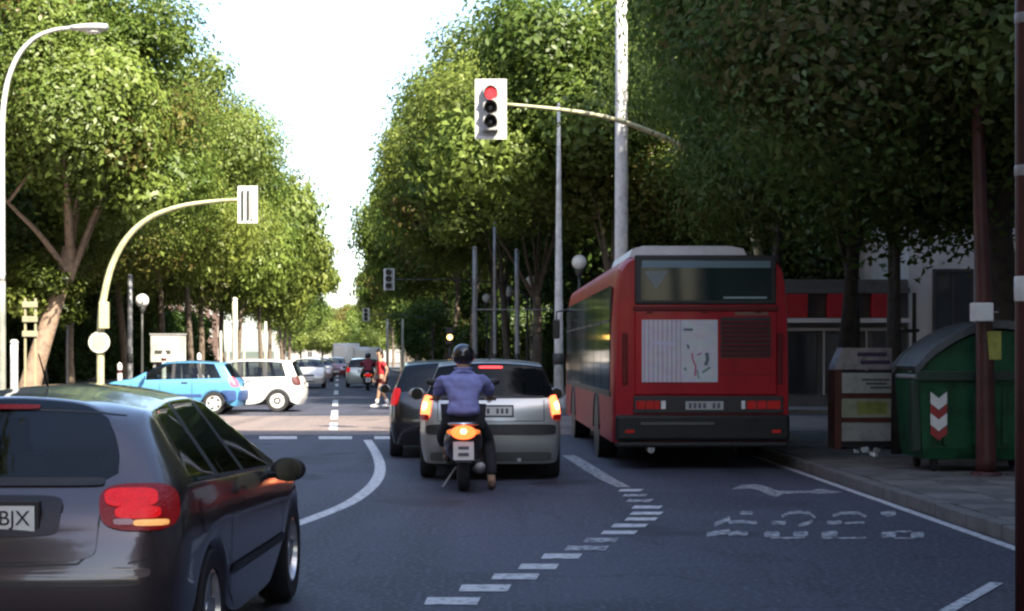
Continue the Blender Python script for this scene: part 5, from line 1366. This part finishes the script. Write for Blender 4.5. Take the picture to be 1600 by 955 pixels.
# ------------------------------------------------------------------ people
def skin_mesh(joints, bones, root, sub=2):
    """joints: name -> (x, y, z, radius or (rx, ry)); bones: pairs; a smooth skinned body as one mesh"""
    bm = bmesh.new(); sk = bm.verts.layers.skin.verify(); vv = {}
    for k, j in joints.items():
        v = bm.verts.new(j[:3]); r = j[3]; v[sk].radius = (r, r) if not isinstance(r, tuple) else r; v[sk].use_root = (k == root); vv[k] = v
    for a_, b_ in bones: bm.edges.new((vv[a_], vv[b_]))
    me = bpy.data.meshes.new('body'); bm.to_mesh(me); bm.free()
    o = bpy.data.objects.new('tmp', me); C.objects.link(o)
    m1 = o.modifiers.new('k', 'SKIN'); m1.use_smooth_shade = True; m1.branch_smoothing = .6
    m2 = o.modifiers.new('s', 'SUBSURF'); m2.levels = sub; m2.render_levels = sub
    ev = bpy.data.meshes.new_from_object(o.evaluated_get(bpy.context.evaluated_depsgraph_get())); bpy.data.objects.remove(o)
    ev.materials.clear(); ev.polygons.foreach_set('use_smooth', [True] * len(ev.polygons)); return ev
M_SKIN = mat('skin', (.42, .25, .17), .55); M_HAIR = mat('dark hair', (.012, .010, .009), .5); M_SHOE = mat('white shoe', (.70, .70, .70), .6); M_SHOED = mat('brown shoe', (.10, .055, .04), .6)
def hand_bones(J, B, tag_, wrist, d, side, curl):
    """palm and five fingers from the wrist along d; side points to the thumb; curl bends them"""
    w = Vector(wrist); d = Vector(d).normalized(); sd_ = Vector(side).normalized(); cu = Vector(curl).normalized()
    palm = w + d * .075
    J[tag_ + 'p'] = (*palm, (.036, .018)); B.append((tag_ + 'w', tag_ + 'p'))
    for i, (off, ln) in enumerate(((.028, .070), (.010, .080), (-.009, .074), (-.027, .058))):
        k0 = palm + sd_ * off + d * .018; k1 = k0 + d * ln * .5 + cu * ln * .18; k2 = k1 + d * ln * .28 + cu * ln * .45
        for q, (p, r) in enumerate(((k0, .0095), (k1, .0085), (k2, .007))):
            J[f'{tag_}f{i}{q}'] = (*p, r)
        B.extend([(tag_ + 'p', f'{tag_}f{i}0'), (f'{tag_}f{i}0', f'{tag_}f{i}1'), (f'{tag_}f{i}1', f'{tag_}f{i}2')])
    t0 = w + d * .035 + sd_ * .035; t1 = t0 + (d + sd_ * .8).normalized() * .04; t2 = t1 + d * .03
    for q, (p, r) in enumerate(((t0, .011), (t1, .010), (t2, .0085))): J[f'{tag_}t{q}'] = (*p, r)
    B.extend([(tag_ + 'w', f'{tag_}t0'), (f'{tag_}t0', f'{tag_}t1'), (f'{tag_}t1', f'{tag_}t2')])
def head_parts(root, c, face, r=.105, helmet=None, hairm=M_HAIR, long_hair=False):
    """face features and hair round head centre c looking along face"""
    c = Vector(c); f = Vector(face).normalized(); rt = f.cross(Vector((0, 0, 1))).normalized()
    for sx in (-1, 1):
        e = c + f * r * .82 + rt * sx * .033 + Vector((0, 0, .012)); MB().sphere(e, .011, 8, 6).build('eye', M_HAIR, root, smooth=True)
        e = c + rt * sx * r * .80 - Vector((0, 0, .012)); MB().sphere(e, .028, 8, 6, (.45, .7, 1.1)).build('ear', M_SKIN, root, smooth=True)
    MB().sphere(c + f * r * .95 - Vector((0, 0, .018)), .018, 8, 6, (.8, .8, 1.4)).build('nose', M_SKIN, root, smooth=True)
    MB().sphere(c + f * r * .86 - Vector((0, 0, .058)), .022, 8, 6, (1.0, .5, .3)).build('mouth', mat('lips', (.35, .12, .10), .5), root, smooth=True)
    if helmet:
        h_ = MB().sphere(c - f * .008 + Vector((0, 0, .022)), r * 1.30, 20, 14, (.92, 1.04, 1.0)).build('helmet', helmet, root, smooth=True)
        for v in h_.data.vertices:
            v.co.z = max(v.co.z, c.z - .085)
            if (Vector(v.co) - c).dot(f) > r * .75 and v.co.z < c.z + .05: v.co -= f * .07
        return h_
    mb = MB(); mb.sphere(c - f * .018 + Vector((0, 0, .022)), r * 1.07, 18, 12, (.9, 1.0, 1.0))
    if long_hair: mb.sphere(c - f * .075 - Vector((0, 0, .08)), .06, 12, 10, (1, 1, 1.9))
    h_ = mb.build('hair', hairm, root, smooth=True)
    for v in h_.data.vertices:
        if (Vector(v.co) - c).dot(f) > r * .25 and v.co.z < c.z + .045: v.co -= f * (.05 + (Vector(v.co) - c).dot(f) * .5)
    return h_

def pedestrian():
    """walking towards -X across the street; local forward is -X"""
    r = empty('person', ((596 - 800) / FOC * 49.3, 49.3, 0.004), R(20), 'pedestrian in a red top and dark red shorts crossing the far street', 'person')
    J = {}; B = []
    J['pel'] = (0, 0, .93, (.15, .11)); J['abd'] = (-.01, 0, 1.08, (.125, .10)); J['che'] = (-.03, 0, 1.28, (.15, .11)); J['nek'] = (-.04, 0, 1.46, .055); J['hd0'] = (-.055, 0, 1.555, (.082, .085)); J['hd1'] = (-.06, 0, 1.64, (.085, .09)); J['hd2'] = (-.055, 0, 1.70, (.055, .055))
    B += [('pel', 'abd'), ('abd', 'che'), ('che', 'nek'), ('nek', 'hd0'), ('hd0', 'hd1'), ('hd1', 'hd2')]
    for t, sy, fw in (('L', -1, 1), ('R', 1, -1)):
        J[t + 's'] = (-.03, sy * .17, 1.39, .062); J[t + 'e'] = (.02 + fw * .10, sy * .225, 1.13, .045); J[t + 'w'] = (-.05 + fw * .10, sy * .22, .91, .028)
        B += [('che', t + 's'), (t + 's', t + 'e'), (t + 'e', t + 'w')]
        hand_bones(J, B, t, J[t + 'w'][:3], (-.15, 0, -1), (-1, 0, 0), (0, -sy, 0))
        f2 = -fw
        J[t + 'h'] = (0, sy * .09, .86, .09); J[t + 'k'] = (-.10 if f2 < 0 else .04, sy * .095, .50, .060); J[t + 'a'] = (-.17 if f2 < 0 else .24, sy * .09, .09, .040); 
        J[t + 'o'] = (J[t + 'a'][0] - .10, sy * .095, .04, .036); J[t + 'q'] = (J[t + 'a'][0] - .16, sy * .095, .035, .028)
        B += [('pel', t + 'h'), (t + 'h', t + 'k'), (t + 'k', t + 'a'), (t + 'a', t + 'o'), (t + 'o', t + 'q')]
    obj('body', skin_mesh(J, B, 'pel'), M_SKIN, r)
    S = {'a': (0, 0, .90, (.175, .135)), 'b': (-.01, 0, 1.08, (.155, .125)), 'c': (-.03, 0, 1.29, (.178, .135)), 'n': (-.035, 0, 1.41, (.10, .08)), 'l': (-.03, -.185, 1.375, .080), 'l2': (.06, -.215, 1.22, .066), 'r': (-.03, .185, 1.375, .080), 'r2': (-.06, .215, 1.22, .066)}
    obj('red_top', skin_mesh(S, [('a', 'b'), ('b', 'c'), ('c', 'n'), ('c', 'l'), ('l', 'l2'), ('c', 'r'), ('r', 'r2')], 'a'), mat('red jersey', (.62, .025, .035), .8, var=.15, scale=9), r)
    T = {'p': (0, 0, .90, (.165, .135)), 'l': (-.01, -.09, .80, .115), 'l2': (.0, -.095, .64, .095), 'r': (-.01, .09, .80, .115), 'r2': (-.02, .095, .64, .095)}
    obj('shorts', skin_mesh(T, [('p', 'l'), ('l', 'l2'), ('p', 'r'), ('r', 'r2')], 'p'), mat('dark red shorts', (.10, .012, .016), .8), r)
    for sy, x in ((-1, J['La'][0]), (1, J['Ra'][0])):
        MB().sphere((x - .07, sy * .095, .055), .075, 14, 8, (1.9, .65, .75)).build('shoe', M_SHOE, r, smooth=True)
        MB().tube([(x - .003, sy * .09, .10), (x * .75 - .02, sy * .092, .26)], [.048, .058], 12).build('sock', M_SHOE, r, smooth=True)
    head_parts(r, (-.06, 0, 1.635), (-1, 0, 0), .1, long_hair=True)
pedestrian()

def scooter_and_rider(slabel, rlabel, loc, rz, body_m, shirt_m, lit, detail=True, leg_out=True):
    s_ = empty('motor_scooter', loc, rz, slabel, 'scooter'); s_.scale = (1.18, 1, 1)
    # y forward, rear wheel touches the ground at y = 0
    for y in (0.0, 1.24):
        t_ = MB().lathe([(.15, -.05), (.20, -.058), (.225, -.04), (.238, 0), (.225, .04), (.20, .058), (.15, .05)], 26, 'x', closed=True).build('wheel', M_RUB, s_, (0, y, .238), auto=50)
        MB().lathe([(0, -.03), (.07, -.04), (.15, -.045), (.155, 0), (.15, .045), (.07, .04), (0, .03)], 22, 'x').build('rim', M_POLEG, t_, smooth=True)
    # tail body: loft of sections
    secs = [(-.36, .035, .63, .73), (-.30, .11, .56, .755), (-.18, .165, .47, .76), (.05, .19, .38, .74), (.30, .19, .33, .72), (.48, .15, .30, .66), (.55, .12, .28, .48)]
    vs = []; nn = 16
    for y, hw, z0, z1 in secs:
        for k in range(nn):
            a_ = 2 * math.pi * k / nn; ca, sa = math.cos(a_), math.sin(a_)
            vs.append((hw * math.copysign(abs(ca) ** .7, ca), y, (z0 + z1) / 2 + (z1 - z0) / 2 * math.copysign(abs(sa) ** .7, sa)))
    fs = [(i * nn + k, i * nn + (k + 1) % nn, (i + 1) * nn + (k + 1) % nn, (i + 1) * nn + k) for i in range(len(secs) - 1) for k in range(nn)] + [tuple(range(nn))[::-1], tuple((len(secs) - 1) * nn + k for k in range(nn))]
    MB().add(vs, fs).build('tail_body', body_m, s_, smooth=True)
    MB().box(-.14, .14, -.28, .55, .735, .80, .03).build('seat', M_SEAT, s_, auto=50)
    MB().tube([(-.12, -.20, .77), (-.14, -.38, .785), (0, -.42, .79), (.14, -.38, .785), (.12, -.20, .77)], .013, 8).build('grab_rail', M_CHROME, s_, smooth=True)
    MB().sphere((0, -.345, .69), .10, 16, 10, (1.2, .5, .8)).build('tail_lamp', lamp_mat('scooter lamp', (.7, .10, .02), (1, .13, .03), 1.2) if lit else L_RED, s_, smooth=True)
    if lit: MB().sphere((0, -.372, .70), .042, 12, 8, (1.0, .7, .9)).build('bulb', lamp_mat('scooter bulb', (1, .5, .2), (1, .45, .18), 4.0), s_, smooth=True)
    for sx in (-1, 1): MB().sphere((sx * .125, -.315, .695), .04, 12, 8, (.9, .7, .7)).build('indicator', lamp_mat('scooter indicator', (.55, .16, .03), (1, .25, .05), .25), s_, smooth=True)
    fd = MB(); vs = []
    for i in range(9):
        a_ = R(20 + 130 * i / 8)
        for xx in (-.075, .075): vs.append((xx, -.29 * math.cos(R(180) - a_) * -1, .238 + .29 * math.sin(a_)))
    MB().add(vs, [(2 * i, 2 * i + 1, 2 * i + 3, 2 * i + 2) for i in range(8)]).build('rear_fender', M_BLACK, s_, smooth=True)
    MB().prism([(-.30, .60), (-.33, .60), (-.40, .36), (-.37, .36)], 'x', -.075, .075).build('plate_bracket', M_BLACK, s_)
    pl_ = MB().prism([(-.352, .585), (-.356, .585), (-.412, .385), (-.408, .385)], 'x', -.098, .098).build('number_plate', mat('scooter plate', (.52, .50, .48), .5), s_)
    for k in range(2): MB().box(-.05, .05, -.409 + .028 * k, -.404 + .028 * k, .43 + .07 * k, .465 + .07 * k).build('plate_mark', MATS['faded plate ink'], pl_)
    MB().tube([(.12, .35, .24), (.155, .10, .25), (.16, -.25, .30)], [.03, .055, .05], 12).build('exhaust', M_POLEG, s_, smooth=True)
    MB().box(-.17, .17, .52, .98, .26, .31, .02).build('footboard', M_BLACK, s_)
    MB().prism([(.96, .28), (1.02, .28), (1.14, .95), (1.07, .97)], 'x', -.20, .20).build('leg_shield', body_m, s_)
    MB().tube([(0, 1.24, .238), (0, 1.10, .85), (0, 1.06, 1.02)], [.03, .03, .028], 10).build('fork', M_CHROME, s_, smooth=True)
    MB().tube([(-.33, .93, 1.03), (-.2, 1.03, 1.03), (0, 1.07, 1.02), (.2, 1.03, 1.03), (.33, .93, 1.03)], .016, 10).build('handlebar', M_BLACK, s_, smooth=True)
    MB().sphere((0, 1.10, 1.0), .12, 14, 10, (1.2, .8, .7)).build('headset', body_m, s_, smooth=True)
    for sx in (-1, 1):
        m_ = MB().tube([(sx * .25, 1.0, 1.04), (sx * .30, 1.02, 1.2)], .008, 6).build('mirror_stem', M_CHROME, s_)
        MB().sphere((sx * .31, 1.02, 1.235), .055, 12, 8, (1.2, .35, .8)).build('mirror', M_BLACK, m_, smooth=True)
    MB().lathe([(.24, -.06), (.27, -.05), (.275, 0), (.27, .05), (.24, .06)], 24, 'x', (0, 1.24, .25)).build('front_fender', body_m, s_, smooth=True)
    MB().tube([(-.07, .45, .25), (-.20, .42, .02)], .012, 6).build('side_stand', M_POLEG, s_)
    # rider
    p = empty('person', loc, rz, rlabel, 'person'); p.scale = (1.1, 1, 1)
    J = {'pel': (0, .02, .90, (.15, .12)), 'abd': (0, .04, 1.03, (.125, .095)), 'che': (0, .08, 1.22, (.14, .10)), 'nek': (0, .12, 1.385, .056), 'hd0': (0, .145, 1.465, (.080, .086)), 'hd1': (0, .16, 1.54, (.084, .092)), 'hd2': (0, .16, 1.60, (.055, .055))}
    B = [('pel', 'abd'), ('abd', 'che'), ('che', 'nek'), ('nek', 'hd0'), ('hd0', 'hd1'), ('hd1', 'hd2')]
    for t, sx in (('L', -1), ('R', 1)):
        J[t + 's'] = (sx * .175, .10, 1.28, .055); J[t + 'e'] = (sx * .29, .36, 1.07, .045); J[t + 'w'] = (sx * .305, .80, 1.06, .029)
        B += [('che', t + 's'), (t + 's', t + 'e'), (t + 'e', t + 'w')]
        hand_bones(J, B, t, J[t + 'w'][:3], (-sx * .05, 1, -.15), (-sx, 0, -.3), (0, -.2, -1))
        J[t + 'h'] = (sx * .10, .10, .86, .095); J[t + 'k'] = (sx * .26, .50, .70, .065)
        if leg_out and sx > 0: J[t + 'k'] = (.26, .40, .56, .065); J[t + 'a'] = (.30, .22, .10, .042)
        elif leg_out: J[t + 'k'] = (-.22, .48, .60, .065); J[t + 'a'] = (-.17, .60, .40, .042)
        else: J[t + 'a'] = (sx * .15, .72, .39, .042)
        ax, ay, az = J[t + 'a'][:3]; J[t + 'o'] = (ax, ay + .11, az - .055, .036); J[t + 'q'] = (ax, ay + .18, az - .06, .028)
        B += [('pel', t + 'h'), (t + 'h', t + 'k'), (t + 'k', t + 'a'), (t + 'a', t + 'o'), (t + 'o', t + 'q')]
    obj('body', skin_mesh(J, B, 'pel'), M_SKIN, p)
    S = {'a': (0, .01, .845, (.20, .165)), 'a2': (0, .02, .95, (.185, .155)), 'b': (0, .035, 1.06, (.18, .145)), 'c': (0, .075, 1.23, (.195, .15)), 'c2': (0, .10, 1.33, (.15, .12)), 'n': (0, .118, 1.40, (.085, .08))}
    Bn = [('a', 'a2'), ('a2', 'b'), ('b', 'c'), ('c', 'c2'), ('c2', 'n')]
    for t, sx in (('l', -1), ('r', 1)):
        S[t] = (sx * .20, .10, 1.285, .085); S[t + '2'] = (sx * .25, .23, 1.18, .075); S[t + '3'] = (sx * .285, .33, 1.10, .064); Bn += [('c', t), (t, t + '2'), (t + '2', t + '3')]
    sm_ = skin_mesh(S, Bn, 'a', 3)
    from mathutils import noise as mn
    for v in sm_.vertices:                       # cloth folds
        q = v.co.copy(); k_ = mn.noise(Vector((q.x * 7, q.y * 7, q.z * 16))) * .016 + mn.noise(Vector((q.x * 20 + q.z * 9, q.y * 20, q.z * 8))) * .009
        v.co = q + v.normal * k_
    obj('shirt', sm_, shirt_m, p)
    MB().tube([(.085 * math.cos(a_), .118 + .08 * math.sin(a_), 1.405) for a_ in [2 * math.pi * i / 16 for i in range(17)]], .014, 6, False).build('collar', shirt_m, p, smooth=True)
    T = {'p': (0, .03, .87, (.172, .145))}; Bn = []
    for t in 'LR':
        for k, rr in (('h', .112), ('k', .082), ('a', .062)):
            q = J[t + k]; z_up = .06 if k == 'a' else 0
            T[t + k] = (q[0], q[1], q[2] + z_up, rr)
        Bn += [('p', t + 'h'), (t + 'h', t + 'k'), (t + 'k', t + 'a')]
    obj('trousers', skin_mesh(T, Bn, 'p'), mat('dark trousers', (.016, .017, .022), .85), p)
    for t in 'LR':
        ax, ay, az = J[t + 'a'][:3]; MB().sphere((ax, ay + .065, az - .045), .07, 14, 8, (.68, 1.95, .72)).build('shoe', M_SHOED, p, smooth=True)
    head_parts(p, (0, .16, 1.535), (0, 1, 0), .1, helmet=mat('black helmet', (.010, .010, .012), .22, coat=.5))
    return s_, p
M_SHIRT = mat('periwinkle shirt', (.22, .24, .50), .85, var=.25, scale=9, bump=1.0, bscale=9)
xs, _ = XZ(724, 700, 19.0)
scooter_and_rider('dark scooter with a glowing tail lamp stopped behind the silver car', 'scooter rider in a blue shirt and black helmet, one foot on the ground', (xs, 19.0, 0), R(2), mat('scooter dark paint', (.035, .018, .015), .3, coat=.7), M_SHIRT, True)
xs, _ = XZ(575, 600, 74.0)
scooter_and_rider('small scooter riding up the far street behind the pale car', 'distant scooter rider in a burgundy top', (xs, 74.0, 0), hd_, mat('scooter grey paint', (.10, .11, .09), .35), mat('burgundy shirt', (.20, .03, .05), .85), False, leg_out=False)
